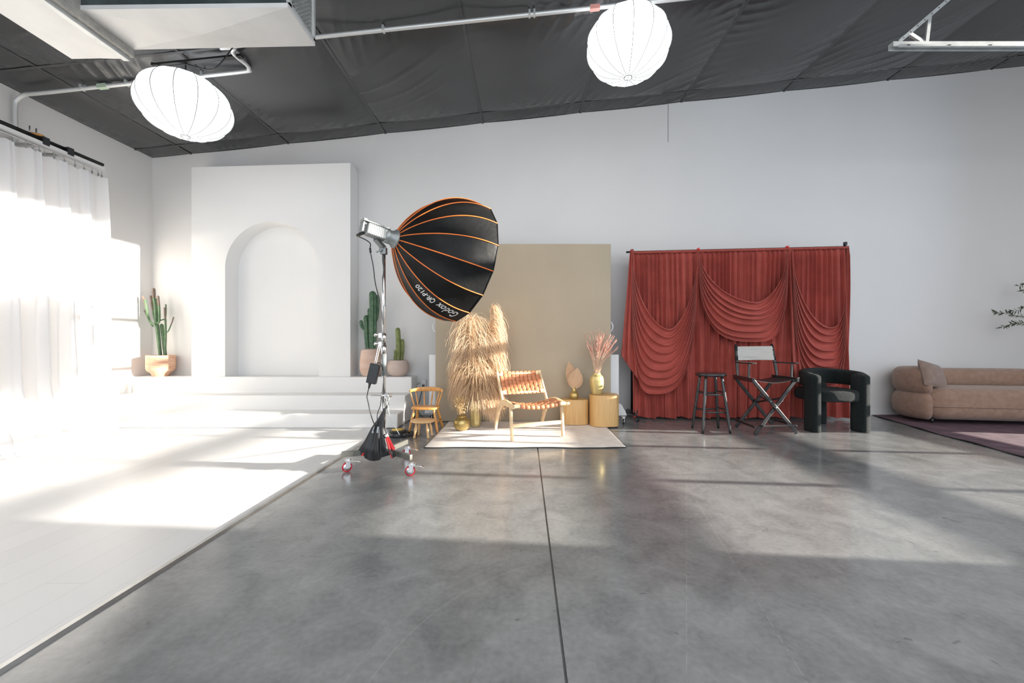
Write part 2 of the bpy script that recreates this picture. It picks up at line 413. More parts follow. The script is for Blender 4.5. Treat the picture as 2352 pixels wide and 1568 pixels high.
# baseboard on the back wall
MB().bb(-1.0, XR, YB-0.012, YB, 0, 0.10).build('baseboard_back', M['wall'], **ST)
# right wall with the glazed roll up door opening
wy0, wy1, wz1 = 1.49, 4.80, 5.15
b = MB()
b.bb(XR, XR+0.2, YF-0.2, wy0, -0.15, 5.8); b.bb(XR, XR+0.2, wy1, YB, -0.15, 5.8); b.bb(XR, XR+0.2, wy0, wy1, wz1, 5.8)
b.build('wall_right', M['wall'], **ST)
# front wall, behind the camera, with an unseen window opening added for fill light
b = MB()
b.bb(XL, XR, YF-0.2, YF, -0.15, 0.5); b.bb(XL, XR, YF-0.2, YF, 4.1, 5.8); b.bb(XL, -5.5, YF-0.2, YF, 0.5, 4.1); b.bb(6.7, XR, YF-0.2, YF, 0.5, 4.1)
b.build('wall_front', M['wall'], **ST)
b = MB()
for x in (-5.45, -3.4, -1.4, 0.6, 2.6, 4.6, 6.65): b.bb(x-0.04, x+0.04, YF-0.12, YF-0.04, 0.5, 4.1)
for z in (0.54, 2.3, 4.06): b.bb(-5.5, 6.7, YF-0.12, YF-0.04, z-0.04, z+0.04)
wf = b.build('added_window_1', M['frame'], **ST)  # unseen window frame, added to go with the front fill lamp
MB().bb(-5.5, 6.7, YF-0.09, YF-0.085, 0.5, 4.1).build('added_window_pane', M['glass'], wf)
# door 1: frame rails every 0.39 m, stiles between lites
b = MB()
rails = [0.585, 0.979, 1.372, 1.767, 2.166, 2.62, 3.35, 4.05]
b.bb(XR+0.05, XR+0.10, wy0, wy1, 0.0, 0.06)
for z in rails: b.bb(XR+0.05, XR+0.10, wy0, wy1, z-0.065, z+0.065)
for y in (2.647, 3.75): b.bb(XR+0.05, XR+0.10, y-0.035, y+0.035, 0, wz1)
b.bb(XR+0.03, XR+0.12, wy0-0.01, wy0+0.03, 0, wz1); b.bb(XR+0.03, XR+0.12, wy1-0.03, wy1+0.01, 0, wz1)
d1 = b.build('door_1', M['frame'], **ST)
MB().bb(XR+0.073, XR+0.077, wy0, wy1, 0.02, wz1).build('door_glass', M['glass'], d1)
# thin vertical crack line on the back wall
MB().bb(2.212, 2.216, YB-0.003, YB, 4.21, 4.79).build('trim_2', M['blackmetal'], **ST)

# ceiling: black vinyl faced insulation held by straps, sagging between them
XS = [XL, -5.15, -3.65, -2.15, -0.65, 0.86, 2.42, 4.0, 5.6, 7.2, XR+0.01]
YS = [-3.1, -1.5, 0.9, 2.5, 4.27, 5.97, YB]
def near(v, arr):
    k = min(arr, key=lambda a: abs(a-v)); return v-k
def cell(v, arr):
    for a, c in zip(arr, arr[1:]):
        if a <= v <= c: return (v-a)/(c-a)
    return 0.5
def cellw(v, arr):
    for a, c in zip(arr, arr[1:]):
        if a <= v <= c: return c-a
    return 1.5
def ceil_fn(u, v):
    x = XL-0.02+(XR-XL+0.04)*u; y = y_map(v)
    cx = cell(x, XS); cy = cell(y, YS)
    small = min(1.0, cellw(x, XS)/1.4)*min(1.0, cellw(y, YS)/1.4)
    sag = 0.085*small*(abs(math.sin(PI*cx))**0.6)*(abs(math.sin(PI*cy))**0.45)
    dx = near(x, XS); dy = near(y, YS)
    if y > 1.6:
        ic = round((x-dx)*2); sgn = 1 if dx > 0 else -1
        ax_ = abs(dx); a = math.exp(-ax_/0.30)*max(0.0, 1-ax_/(cellw(x, XS)/2))
        # gathers leaving the straps at an angle
        t1 = (y+0.45*sgn*ax_)*6.0+2.2*noise.noise(Vector((x*0.9, y*0.7, ic*3.1)))
        m1 = 1.3*max(0.0, noise.noise(Vector((ic*2.7, y*0.9, 8)))+0.4)**2
        r1 = (1-abs(math.sin(PI*t1)))**2.2
        ay = math.exp(-abs(dy)/0.20)
        t2 = (x+0.5*dy)*6.5+2.0*noise.noise(Vector((x*0.6, y*0.9, 17)))
        m2 = 1.3*max(0.0, noise.noise(Vector((x*0.8, 4, 8)))+0.5)**2
        r2 = (1-abs(math.sin(PI*t2)))**2.2
        # long diagonal creases across the span
        t3 = (x*0.55+y)*3.4+1.6*noise.noise(Vector((x*0.5, y*0.5, 2)))
        r3 = (1-abs(math.sin(PI*t3)))**4*2*max(0, noise.noise(Vector((x*0.7, y*0.7, 30)))+0.15)**2
        n3 = noise.noise(Vector((x*2.2, y*2.2, 1)))
        edge = min(1, ax_/0.04, abs(dy)/0.04)
        sag += (0.026*a*m1*r1+0.024*ay*m2*r2+0.022*r3+0.006*n3)*edge*(0.4+0.6*small)
    return Vector((x, y, zc(x)-sag))
def y_map(v):
    return -4.0+5.6*(v/0.12) if v < 0.12 else 1.6+(YB+0.02-1.6)*(v-0.12)/0.88
b = MB(); b.grid(ceil_fn, 640, 230); b.build('ceiling', M['vinyl'], **ST)
MB().extrude([(XL-0.2, YF-0.2, zc(XL-0.2)+0.03), (XR+0.2, YF-0.2, zc(XR+0.2)+0.03), (XR+0.2, YF-0.2, zc(XR+0.2)+0.2), (XL-0.2, YF-0.2, zc(XL-0.2)+0.2)], (0, YB-YF+0.4, 0)).build('ceiling', M['blackmetal'], **ST)
# straps
b = MB()
for y in YS[3:6]:
    b.beam((XL, y, zc(XL)-0.012), (XR, y, zc(XR)-0.012), 0.03, 0.006)
for x in XS[1:-1]:
    b.beam((x, 1.5, zc(x)-0.010), (x, YB, zc(x)-0.010), 0.035, 0.005)
b.build('trim_3', M['vinyl'], **ST)

# ------------------------------------------------------------ stepped platform and arch
b = MB()
YT, YM, YBt = 5.92, 5.60, 5.27
ZB, ZM, ZT = 0.19, 0.388, 0.615
XE = -1.655
prof = [(YBt, 0.004), (YBt, ZB), (YM, ZB), (YM, ZM), (YT, ZM), (YT, ZT), (YB-0.001, ZT), (YB-0.001, 0.004)]
b.extrude([(XL+0.001, y, z) for y, z in prof], (XE-XL, 0, 0))
tag(b.build('stepped_platform', M['stage'], bevel=0.012), 'white painted three-step platform along the left part of the back wall', 'steps')
# arch box
X0, X1 = -4.912, -2.570
YA = 5.97
zt0, zt1 = 3.70, 3.765
ax, ar, az = -3.726, 0.691, 2.212
b = MB()
arc = [(ax-ar*math.cos(PI*k/40), az+ar*math.sin(PI*k/40)) for k in range(41)]
open_ = [(ax-ar, ZT+0.001)]+arc+[(ax+ar, ZT+0.001)]
def ztop(x): return lerp(zt0, zt1, (x-X0)/(X1-X0))
# front face split in columns over the arch
vs = []; fs = []
def q(a, b_, c, d, yy=YA):
    n = len(vs); vs.extend([(a[0], yy, a[1]), (b_[0], yy, b_[1]), (c[0], yy, c[1]), (d[0], yy, d[1])]); fs.append((n, n+1, n+2, n+3))
q((X0, ZT), (ax-ar, ZT), (ax-ar, ztop(ax-ar)), (X0, ztop(X0)))
q((ax+ar, ZT), (X1, ZT), (X1, ztop(X1)), (ax+ar, ztop(ax+ar)))
for (xa, za), (xb, zb) in zip(arc, arc[1:]): q((xa, za), (xb, zb), (xb, ztop(xb)), (xa, ztop(xa)))
b.add(vs, fs)
yb = YB-0.006
b.add([(X0, YA, ZT), (X0, yb, ZT), (X0, yb, zt0), (X0, YA, zt0)], [(0, 1, 2, 3)])
b.add([(X1, YA, ZT), (X1, yb, ZT), (X1, yb, zt1), (X1, YA, zt1)], [(3, 2, 1, 0)])
b.add([(X0, YA, zt0), (X1, YA, zt1), (X1, yb, zt1), (X0, yb, zt0)], [(0, 1, 2, 3)])
b.add([(X0, yb, ZT), (X1, yb, ZT), (X1, yb, zt1), (X0, yb, zt0)], [(0, 1, 2, 3)])
m = len(open_)
b.add([(x, YA, z) for x, z in open_]+[(x, yb, z) for x, z in open_], [(i, i+1, m+i+1, m+i) for i in range(m-1)], True)
o = b.build('arch_alcove', M['stage'])
tag(o, 'tall white box wall with a rounded arch niche standing on the steps', 'alcove')
md = o.modifiers.new('es', 'EDGE_SPLIT'); md.split_angle = math.radians(40)

# ------------------------------------------------------------ wall outlets
def outlet(c, n, label):
    c = Vector(c); t = thing('wall_outlet', c, label, 'outlet')
    if n == 'x':
        MB().box(c+Vector((0.004, 0, 0.0)), (0.008, 0.075, 0.118)).build('cover_plate', M['outlet'], t, bevel=0.002)
        for dz in (-0.027, 0.027):
            MB().box(c+Vector((0.010, 0, dz)), (0.004, 0.034, 0.03)).build('socket', M['white'], t, bevel=0.002)
    else:
        MB().box(c+Vector((0, -0.014, 0)), (0.075, 0.028, 0.118)).build('cover_plate', M['outlet'], t, bevel=0.003)
        for dz in (-0.027, 0.027):
            MB().box(c+Vector((0, -0.030, dz)), (0.034, 0.004, 0.03)).build('socket', M['white'], t, bevel=0.002)
    return t
outlet((XL, 5.80, 0.492), 'x', 'white wall outlet low on the left wall beside the top step')
oc = at(974, 880, YB)
outlet(oc, 'y', 'white wall outlet with a black plug near the platform end')
# conduit stub to the outlet
b = MB(); b.tube([(oc.x-0.10, YB-0.02, oc.z+0.005), (oc.x-0.03, YB-0.02, oc.z+0.005)], 0.008)
b.tube([(oc.x-0.10, YB-0.02, oc.z-0.02), (oc.x-0.10, YB-0.02, oc.z+0.03)], 0.011)
tag(b.build('conduit_stub', M['conduit']), 'short metal conduit stub left of the back wall outlet', 'pipe')
b = MB(); b.box((oc.x, YB-0.05, oc.z-0.027), (0.026, 0.036, 0.026))
b.tube(smoothpath([(oc.x, YB-0.07, oc.z-0.03), (oc.x-0.01, YB-0.09, oc.z-0.10), (oc.x-0.06, YB-0.08, oc.z-0.30), (oc.x-0.08, YB-0.12, 0.1), (oc.x+0.02, 6.05, 0.012), (oc.x+0.10, 5.9, 0.012)]), 0.006, 8)
tag(b.build('extension_cord', M['black']), 'black cord hanging from the back wall outlet behind the toddler chair', 'cord')

# ------------------------------------------------------------ ceiling services
def pipe(pts, r): return MB().tube(smoothpath(pts, 10), r, 12)
# left conduit: up the left wall, bend, along ceiling, jog towards the camera, long run to the right
cy1, cy2 = 4.53, 4.16
cx0 = XL+0.05
t = thing('ceiling_conduit', (XL+0.05, cy1, 3.2), 'long grey metal conduit climbing the left wall and running under the black ceiling', 'pipe')
x_j = (580-CX)*cy1/F
def zz(x): return zc(x)-0.095
pts = [(cx0, cy1, 3.1), (cx0, cy1, 3.5), (cx0, cy1, zc(cx0)-0.22), (cx0+0.02, cy1, zc(cx0)-0.14), (cx0+0.11, cy1, zz(cx0+0.11)), (cx0+0.3, cy1, zz(cx0+0.3)), (-4.0, cy1, zz(-4.0)), (x_j-0.12, cy1, zz(x_j-0.12)), (x_j-0.03, cy1-0.02, zz(x_j)), (x_j, cy1-0.10, zz(x_j)), (x_j-0.02, cy2+0.10, zz(x_j)), (x_j+0.05, cy2+0.02, zz(x_j)), (x_j+0.16, cy2, zz(x_j+0.16)), (0, cy2, zz(0)), (2.5, cy2, zz(2.5))]
pipe(pts, 0.021).build('tube', M['conduit'], t)
for x, y in ((-4.95, cy1), (-4.45, cy1), (-3.6, cy1), (-1.45, cy2), (0.05, cy2), (0.10, cy2)):
    b = MB(); b.box((x, y, zz(x)+0.01), (0.02, 0.055, 0.055)); b.bb(x-0.008, x+0.008, y+0.02, y+0.03, zz(x), zc(x)-0.02)
    b.build('pipe_clamp', M['galv'], t)
for x, mm in ((-4.72, M['yellow']), (0.72, M['red'])):
    y = cy1 if x < -3 else cy2
    MB().beam((x-0.05, y, zz(x-0.05)), (x+0.05, y, zz(x+0.05)), 0.044, 0.044).build('tape_band', mat('faded_tape', (0.45, 0.55, 0.42) if x < -3 else (0.62, 0.28, 0.24), 0.6), t)

# HVAC duct
t = thing('air_duct', (-2.3, 3.0, 3.40), 'large pale sheet-metal air duct box with dark grille end under the ceiling', 'duct')
zb_ = 3.40
Yn = (zb_-H)*F/(CY-22); Yfar = (zb_-H)*F/(CY-110)
xr_ = (727-CX)*Yfar/F; xl_ = (296-CX)*Yfar/F
# bottom panel: cross broken sheet
cxm, cym = (xr_+xl_)/2, (Yn+Yfar)/2
b = MB()
b.add([(xl_, Yn-0.0, zb_), (xr_, Yn-0.02, zb_), (xr_, Yfar-0.02, zb_+0.0), (xl_, Yfar+0.02, zb_), (cxm, cym, zb_-0.03),
       (xl_, Yn, zb_+0.03), (xr_, Yn-0.02, zb_+0.03), (xr_, Yfar-0.02, zb_+0.03), (xl_, Yfar+0.02, zb_+0.03)],
      [(0, 1, 4), (1, 2, 4), (2, 3, 4), (3, 0, 4), (0, 5, 6, 1), (1, 6, 7, 2), (2, 7, 8, 3), (3, 8, 5, 0)])
b.build('bottom_panel', M['duct'], t)
b = MB(); b.bb(xl_, xr_-0.02, Yn+0.004, Yn+0.02, zb_+0.03, zb_+0.52)
b.build('front_panel', M['ductdark'], t, label='dark metal front panel')
b = MB(); b.bb(xl_, xr_, Yfar-0.05, Yfar-0.03, zb_+0.03, zb_+0.52); b.bb(xl_, xr_, Yn+0.02, Yfar-0.05, zb_+0.50, zb_+0.52)
b.build('back_panel', M['duct'], t)
# grille end
b = MB(); x = xr_-0.01
b.bb(x-0.012, x+0.012, Yn, Yn+0.025, zb_+0.03, zb_+0.52); b.bb(x-0.012, x+0.012, Yfar-0.045, Yfar-0.02, zb_+0.03, zb_+0.52)
b.bb(x-0.012, x+0.012, Yn, Yfar-0.02, zb_+0.03, zb_+0.05); b.bb(x-0.012, x+0.012, Yn, Yfar-0.02, zb_+0.49, zb_+0.52)
b.build('grille_frame', M['galv'], t)
b = MB()
y0, y1, z0, z1 = Yn+0.025, Yfar-0.045, zb_+0.05, zb_+0.49
s = 0.032; 
k = -int((z1-z0)/s)
while y0+k*s < y1:
    for sg in (1, -1):
        # diagonal wire clipped to the opening
        ya = y0+k*s if sg == 1 else y0+k*s+(z1-z0)
        pts_ = []
        za, zb2 = z0, z1
        yA = ya; yB = ya+sg*(z1-z0)
        def clip(y_lim, yA, zA, yB, zB):
            tt = (y_lim-yA)/(yB-yA); return y_lim, zA+tt*(zB-zA)
        A = [yA, za]; B = [yB, zb2]
        if sg == 1:
            if A[0] < y0: A = list(clip(y0, yA, za, yB, zb2))
            if B[0] > y1: B = list(clip(y1, yA, za, yB, zb2))
            ok = A[0] < B[0]-1e-3
        else:
            if A[0] > y1: A = list(clip(y1, yA, za, yB, zb2))
            if B[0] < y0: B = list(clip(y0, yA, za, yB, zb2))
            ok = B[0] < A[0]-1e-3
        if ok: b.beam((x, A[0], A[1]), (x, B[0], B[1]), 0.006, 0.004, up=(1, 0, 0))
    k += 1
b.build('grille', M['galv'], t)
MB().bb(x-0.14, x-0.13, y0, y1, z0, z1).build('baffle', M['blackmetal'], t)
# seam flange and side branch running towards the camera
zb2_ = 3.33
ys = (zb2_-H)*F/(CY-134); xa_ = (165-CX)*ys/F; xb_ = (290-CX)*ys/F
b = MB(); b.bb(xb_, xl_+0.02, 2.0, Yfar+0.03, zb2_+0.01, zb_+0.5)
b.build('seam_tape', M['tape'], t, bevel=0.01, label='rough grey taped seam')
b = MB(); b.bb(xb_-0.03, xb_+0.02, 2.0, ys+0.012, zb2_-0.015, zb2_+0.02); b.build('seam_flange', M['galv'], t, bevel=0.004)
b = MB()
def duct_fn(u, v):
    x = lerp(xa_, xb_, u); y = lerp(1.2, ys, v)
    return Vector((x, y, zb2_+0.012*abs(u-0.5)*math.sin(3*v+1)+0.01*(1-v)))
b.grid(duct_fn, 6, 14, False)
b.bb(xa_, xa_+0.012, 1.2, ys, zb2_+0.005, zb2_+0.45); b.bb(xb_-0.012, xb_, 1.2, ys, zb2_+0.005, zb2_+0.45); b.bb(xa_, xb_, ys-0.012, ys, zb2_+0.005, zb2_+0.45)
b.build('branch_duct', M['duct'], t)
for x_, y_ in ((xl_+0.1, Yn+0.1), (xr_-0.1, Yn+0.1), (xl_+0.1, Yfar-0.1), (xr_-0.1, Yfar-0.1)):
    MB().tube([(x_, y_, zb_+0.5), (x_, y_, zc(x_))], 0.005, 6).build('hanger_rod', M['galv'], t)

# lanterns
def lantern(c, label, a=0.425, rot=0.0, clock=0.0):
    c = Vector(c); b0 = 0.765*a
    t = thing('lantern_light', c-Vector((0, 0, b0)), label, 'lantern light', 'round studio lantern lights')
    n = 14
    def S(th, ph, k=1.0):
        r = a*math.cos(ph); z = b0*math.sin(ph)
        seg = (th-clock)/(2*PI/n); fr = abs(seg-round(seg))*2   # 0 at rib, 1 mid panel
        cut = math.cos(PI/n)/math.cos((seg-math.floor(seg)-0.5)*2*PI/n)
        r *= lerp(1.0, cut, 0.9)*k
        return Vector((c.x+r*math.cos(th), c.y+r*math.sin(th), c.z+z*k))
    b = MB(); b.grid(lambda u, v: S(2*PI*u, -PI/2+0.10+(PI-0.2)*v), n*6, 28); b.build('lantern_shade', M['lantern'], t)
    for k in range(n):
        th = clock+2*PI*k/n
        MB().tube([S(th, -PI/2+0.12+(PI-0.24)*j/22, 1.006) for j in range(23)], 0.0034, 6).build('rib', M['lightgrey'], t)
    b = MB(); b.lathe(c+Vector((0, 0, -b0-0.004)), [(0.036, 0), (0.045, 0), (0.045, 0.010), (0.036, 0.010), (0.036, 0)], 24, caps=False)
    b.box(c+Vector((0, 0, -b0+0.001)), (0.07, 0.006, 0.006)); b.box(c+Vector((0, 0, -b0+0.001)), (0.006, 0.07, 0.006))
    b.build('bottom_ring', M['lightgrey'], t)
    top = zc(c.x)-0.09
    b = MB(); b.lathe(c+Vector((0, 0, b0-0.01)), [(0.06, 0), (0.06, 0.02), (0.02, 0.03)], 20)
    b.tube([c+Vector((0, 0, b0)), Vector((c.x, c.y, max(top, c.z+b0+0.02)))], 0.006, 8)
    b.tube(smoothpath([Vector((c.x, c.y, top)), Vector((c.x+0.03, c.y, top+0.03)), Vector((c.x, c.y+0.01, top+0.07)), Vector((c.x-0.03, c.y, top+0.03)), Vector((c.x, c.y, top))], 5), 0.004, 6)
    b.build('hanging_hook', M['black'], t)
    return t
lantern((-3.650, 4.36, 3.66), 'glowing white ribbed lantern light hanging below the duct on the left', clock=0.25)
lantern((1.065, 4.17, 4.17), 'glowing white ribbed lantern light hanging from mid ceiling beside the conduit', clock=0.1)
# support strut with cords above the left lantern
b = MB(); b.beam((-3.95, 4.30, zc(-3.95)-0.10), (-3.0, 4.30, zc(-3.0)-0.10), 0.05, 0.02)
b.tube(smoothpath([(-3.6, 4.3, 4.08), (-3.3, 4.25, 3.98), (-3.15, 4.2, 4.02), (-3.0, 4.15, 4.13), (-2.95, 4.15, 4.2)]), 0.006, 6)
b.tube(smoothpath([(-3.6, 4.3, 4.08), (-3.8, 4.28, 4.04), (-3.95, 4.28, 4.08)]), 0.005, 6)
tag(b.build('lantern_strut', M['blackmetal']), 'black strut with looping cord that holds the left lantern light', 'bracket')
# slotted strut rail top right with angle bracket
t = thing('ceiling_rail', (4.5, 4.2, 3.8), 'pale slotted steel rail hung from the ceiling by a triangular bracket', 'rail')
Yr = 4.2
p0 = at(2046, 108, Yr); xe = 7.6
b = MB()
b.bb(p0.x, xe, Yr-0.03, Yr+0.03, p0.z+0.018, p0.z+0.038); b.bb(p0.x, xe, Yr-0.03, Yr-0.024, p0.z-0.012, p0.z+0.018); b.bb(p0.x, xe, Yr+0.024, Yr+0.03, p0.z-0.022, p0.z+0.018)
b.bb(p0.x+0.05, xe, Yr-0.052, Yr-0.03, p0.z-0.026, p0.z-0.006)
b.build('rail_channel', M['galv'], t)
for x in [p0.x+0.12+0.42*i for i in range(8)]: MB().bb(x, x+0.03, Yr-0.0535, Yr-0.0515, p0.z-0.020, p0.z-0.012).build('slot', M['blackmetal'], t)
A = at(2066, 95, Yr); tp = (2150-CX)*3.7/F
def angle(b, a, c, w_=0.034):
    b.beam(a, c, w_, 0.004, up=(0, 1, 0)); b.beam(Vector(a)+Vector((0, 0.016, 0.0)), Vector(c)+Vector((0, 0.016, 0)), 0.004, w_, up=(0, 1, 0))
def ceilz(x): return zc(x)-0.03
b = MB(); e = Vector((A.x+0.95, Yr-0.12, ceilz(A.x+0.95))); angle(b, A, e); b.build('bracket_arm', M['galv'], t)
pm = A+(e-A)*0.30
b = MB(); angle(b, Vector((pm.x, Yr, p0.z+0.03)), pm+Vector((0, 0, 0.01))); b.build('bracket_post', M['galv'], t)
pq = A+(e-A)*0.10
b = MB(); angle(b, pq, Vector((pm.x-0.01, Yr, p0.z+0.04))); b.build('bracket_brace', M['galv'], t)
b = MB(); b.beam((7.2, Yr, p0.z+0.03), (7.2, Yr, ceilz(7.2)), 0.034, 0.004, up=(0, 1, 0)); b.build('bracket_post', M['galv'], t)
for i in range(14):
    p = A+(e-A)*(0.04+0.068*i)+Vector((0, -0.0025, 0)); MB().lathe(p, [(0.006, 0), (0.006, 0.001)], 8, M=Matrix.Rotation(PI/2, 3, 'X')).build('bolt_hole', M['blackmetal'], t)
# conduit at far top right
b = MB(); b.tube([(5.75, 4.6, zc(5.75)-0.42), (7.3, 4.3, zc(7.3)-0.03)], 0.012, 8)
tag(b.build('ceiling_rod', M['conduit']), 'short grey rod slanting up to the ceiling behind the steel rail', 'pipe')

# ------------------------------------------------------------ white sheer curtain and its track
tX = XL+0.42
t = thing('curtain_track', (tX, 4.0, 3.3), 'double curtain track on wood blocks along the left wall', 'curtain track')
yE = 5.12
ztk = 3.36
zt_ = H-(380-CY)*yE/F+0.02
yE = (tX)*F/(236-CX); zt_ = H+(CY-384)*yE/F
MB().tube([(tX+0.0, 1.5, zt_+0.03), (tX, yE, zt_+0.03)], 0.020, 12).build('rod', M['blackmetal'], t)
b = MB(); b.bb(tX-0.02, tX+0.03, 1.5, yE, zt_-0.045, zt_-0.005); b.build('rail', M['white'], t)
b = MB(); b.bb(tX+0.015, tX+0.04, 1.5, yE, zt_-0.075, zt_-0.060); b.build('lower_rail', M['chrome'], t)
for y in (4.45, yE-0.42): 
    b = MB(); b.bb(tX-0.03, tX+0.04, y, y+0.06, zt_-0.03, zt_+0.055); b.build('clip', M['black'], t)
    b = MB(); b.bb(XL+0.002, tX-0.02, y+0.01, y+0.05, zt_-0.04, zt_-0.01); b.build('bracket', M['steel'], t)
b = MB(); b.lathe((tX-0.09, 4.46, zt_+0.056), [(0.0, 0), (0.10, 0), (0.11, 0.008), (0.11, 0.018), (0.10, 0.024), (0, 0.024)], 20, sx=1, sy=0.6)
b.build('wood_block', M['honey'], t)
for dy in (-0.03, 0.03): MB().tube([(tX-0.09, 4.46+dy, zt_+0.05), (tX-0.09, 4.46+dy, zt_+0.16)], 0.006, 6).build('bolt', M['steel'], t)
cur_top = zt_-0.13
def scurt(u, v):   # u along Y, v from top to bottom
    y = lerp(2.2, yE-0.03, u); z = lerp(cur_top, 0.015, v)
    ph = 9.0*u*2*PI
    n = noise.noise(Vector((y*1.7, 0.0, v*0.6)))
    amp = lerp(0.045, 0.085, v)
    d = amp*math.sin(ph*1.35+3.2*n)+0.03*math.sin(ph*2.9+5*n+1.3*v)+0.012*noise.noise(Vector((y*9, z*2, 4)))
    sc = 0.018*max(0, 1-v*14)*math.sin(ph*2.2)
    flare = 0.16*sstep(0.78, 1.0, v)+0.05*v
    yy = y-0.10*sstep(0.75, 1, v)*(u**4)+0.03*math.sin(7*v)*u*0.4
    return Vector((tX+0.03+d*0.8+flare, yy+0.02*math.cos(ph*1.35), z-abs(sc)))
b = MB(); b.grid(scurt, 330, 70)
t = thing('sheer_curtain', (tX, 4.0, 0.0), 'floor-length white sheer curtain hanging along the left wall', 'curtain')
b.build('curtain_panel', M['sheer'], t)
b = MB()
def puddle(u, v):
    y = lerp(2.6, 5.0, u); x = tX+0.20+0.17*v+0.05*noise.noise(Vector((y*3, 0, 2)))
    z = 0.012+0.05*math.sin(PI*min(1, v*1.1))*(0.5+0.5*abs(noise.noise(Vector((y*6, v*2, 5)))))*(1.2 if u < 0.8 else 0.6)
    return Vector((x+0.04*math.sin(y*11)*v, y, max(0.012, z)))
b.grid(puddle, 90, 10); b.build('hem', M['sheer'], t)
for k, y in enumerate([2.9, 3.3, 3.7, 4.05, 4.30, 4.36, 4.42, 4.47, 4.56, 4.66, 4.77, 4.87, 4.96, 5.03, yE-0.04]):
    yy = yE-(5.12-y)
    b = MB(); b.tube([(tX+0.03, yy, zt_-0.065), (tX+0.04, yy, cur_top+0.01)], 0.004, 6); b.box((tX+0.04, yy, cur_top+0.0), (0.012, 0.012, 0.035))
    b.build('hook', M['steel'], t)

# ------------------------------------------------------------ cacti
def rib_stem(b, pts, r, ribs=8, depth=0.18, n=None, tipround=True):
    pts = smoothpath(pts, 7); m = len(pts); n = ribs*4
    up = None; vs = []
    L = [0]
    for a, c in zip(pts, pts[1:]): L.append(L[-1]+(c-a).length)
    for i, p in enumerate(pts):
        d = (pts[min(i+1, m-1)]-pts[max(i-1, 0)]).normalized()
        if up is None: up = d.orthogonal().normalized()
        up = (up-d*up.dot(d)).normalized(); q_ = d.cross(up)
        rem = L[-1]-L[i]; rr = r*(math.sqrt(max(0, 1-(1-min(1, rem/(r*1.2)))**2)) if tipround and rem < r*1.2 else 1)
        rr *= lerp(0.9, 1.03, min(1, L[i]/(L[-1]*0.4+1e-6)))
        for k in range(n):
            a = 2*PI*k/n; rad = max(0.0006, rr*(1-depth*0.5+depth*0.5*math.cos(ribs*a)))
            vs.append(p+(up*math.cos(a)+q_*math.sin(a))*rad)
    fs = [(i*n+k, i*n+(k+1) % n, (i+1)*n+(k+1) % n, (i+1)*n+k) for i in range(m-1) for k in range(n)]
    b.add(vs, fs, True)
    return pts
def spines(b, pts, r, ribs, step=0.022, size=0.006):
    up = None
    L = 0
    for i in range(1, len(pts)-1):
        d = (pts[i+1]-pts[i-1]).normalized()
        if up is None: up = d.orthogonal().normalized()
        up = (up-d*up.dot(d)).normalized(); q_ = d.cross(up)
        L += (pts[i]-pts[i-1]).length
        if L < step: continue
        L = 0
        for k in range(ribs):
            a = 2*PI*k/ribs; o_ = up*math.cos(a)+q_*math.sin(a); p = pts[i]+o_*r*0.98
            b.add([p-d*size*0.6, p+d*size*0.6, p+o_*size], [(0, 1, 2)]); tq = o_.cross(d)*size*0.6
            b.add([p-tq, p+tq, p+o_*size], [(0, 1, 2)])
# left: tall many armed cactus in terracotta pot
Yc = 6.06
def a3(px, py, Y=Yc, dy=0.0): return at(px, py, Y)+Vector((0, dy, 0))
pc = Vector(((369.5-CX)*Yc/F, Yc, ZT))
t = thing('potted_cactus', pc, 'tall branching cactus with brown tips in a footed terracotta pot, leftmost of the three', 'cactus')
R_ = 0.172
b = MB(); b.lathe(pc, [(0.0, 0), (0.105, 0), (0.108, 0.035), (0.125, 0.055), (0.160, 0.085), (R_, 0.12), (R_, 0.31), (R_-0.012, 0.315), (R_-0.018, 0.29), (0, 0.285)], 48)
b.build('pot', M['terracotta'], t)
MB().lathe(pc, [(0, 0.292), (0.15, 0.292), (0.152, 0.287)], 24).build('soil', M['soil'], t)
def cz(px, py, dy=0): return at(px, py, Yc)+Vector((0, dy, 0))
stems = [([cz(368, 817), cz(362, 760), cz(359, 740), cz(357, 700), cz(353.5, 683)], 0.038), ([cz(374, 817, .04), cz(370, 780, .04), cz(365, 742, .04)], 0.036),
         ([cz(361, 745, -.03), cz(353, 742, -.04), cz(348, 730, -.05), cz(342, 700, -.05), cz(339, 688, -.05)], 0.022),
         ([cz(352, 750, .0), cz(347, 744, 0), cz(340, 730, 0), cz(334, 718, 0)], 0.013),
         ([cz(358, 737, .03), cz(352, 735, .03), cz(348, 715, .03), cz(346, 700, .03)], 0.022),
         ([cz(364, 742, -.02), cz(370, 738, -.03), cz(370, 715, -.03), cz(369, 700, -.03)], 0.022),
         ([cz(362, 735, .05), cz(371, 730, .06), cz(373, 712, .06), cz(372.5, 697, .06)], 0.014),
         ([cz(379, 817, 0), cz(380, 790), cz(380.5, 764), cz(379.5, 730)], 0.020), ([cz(383, 763), cz(387, 759), cz(393, 745)], 0.013)]
for ps, r in stems: 
    b = MB(); rib_stem(b, ps, r*0.68, 7); b.build('stem', M['cactus'], t)
tips = [([cz(353.6, 684), cz(353.2, 670), cz(352.5, 661)], 0.030), ([cz(343, 703, -.05), cz(338, 690, -.05), cz(334, 680, -.05)], 0.022), ([cz(347.5, 712, .03), cz(345, 695, .03), cz(341.5, 677, .03)], 0.026),
        ([cz(369, 702, -.03), cz(367.5, 690, -.03), cz(366.5, 679, -.03)], 0.024), ([cz(379.6, 735), cz(379, 720), cz(378, 705.5)], 0.019), ([cz(392, 747), cz(396, 737), cz(399, 727)], 0.012), ([cz(335, 720), cz(332.5, 715), cz(330.5, 712)], 0.012)]
for ps, r in tips:
    b = MB(); rib_stem(b, ps, r*0.70, 7, 0.1); b.build('stem_tip', M['cactustip'], t, label='brown stem tip')
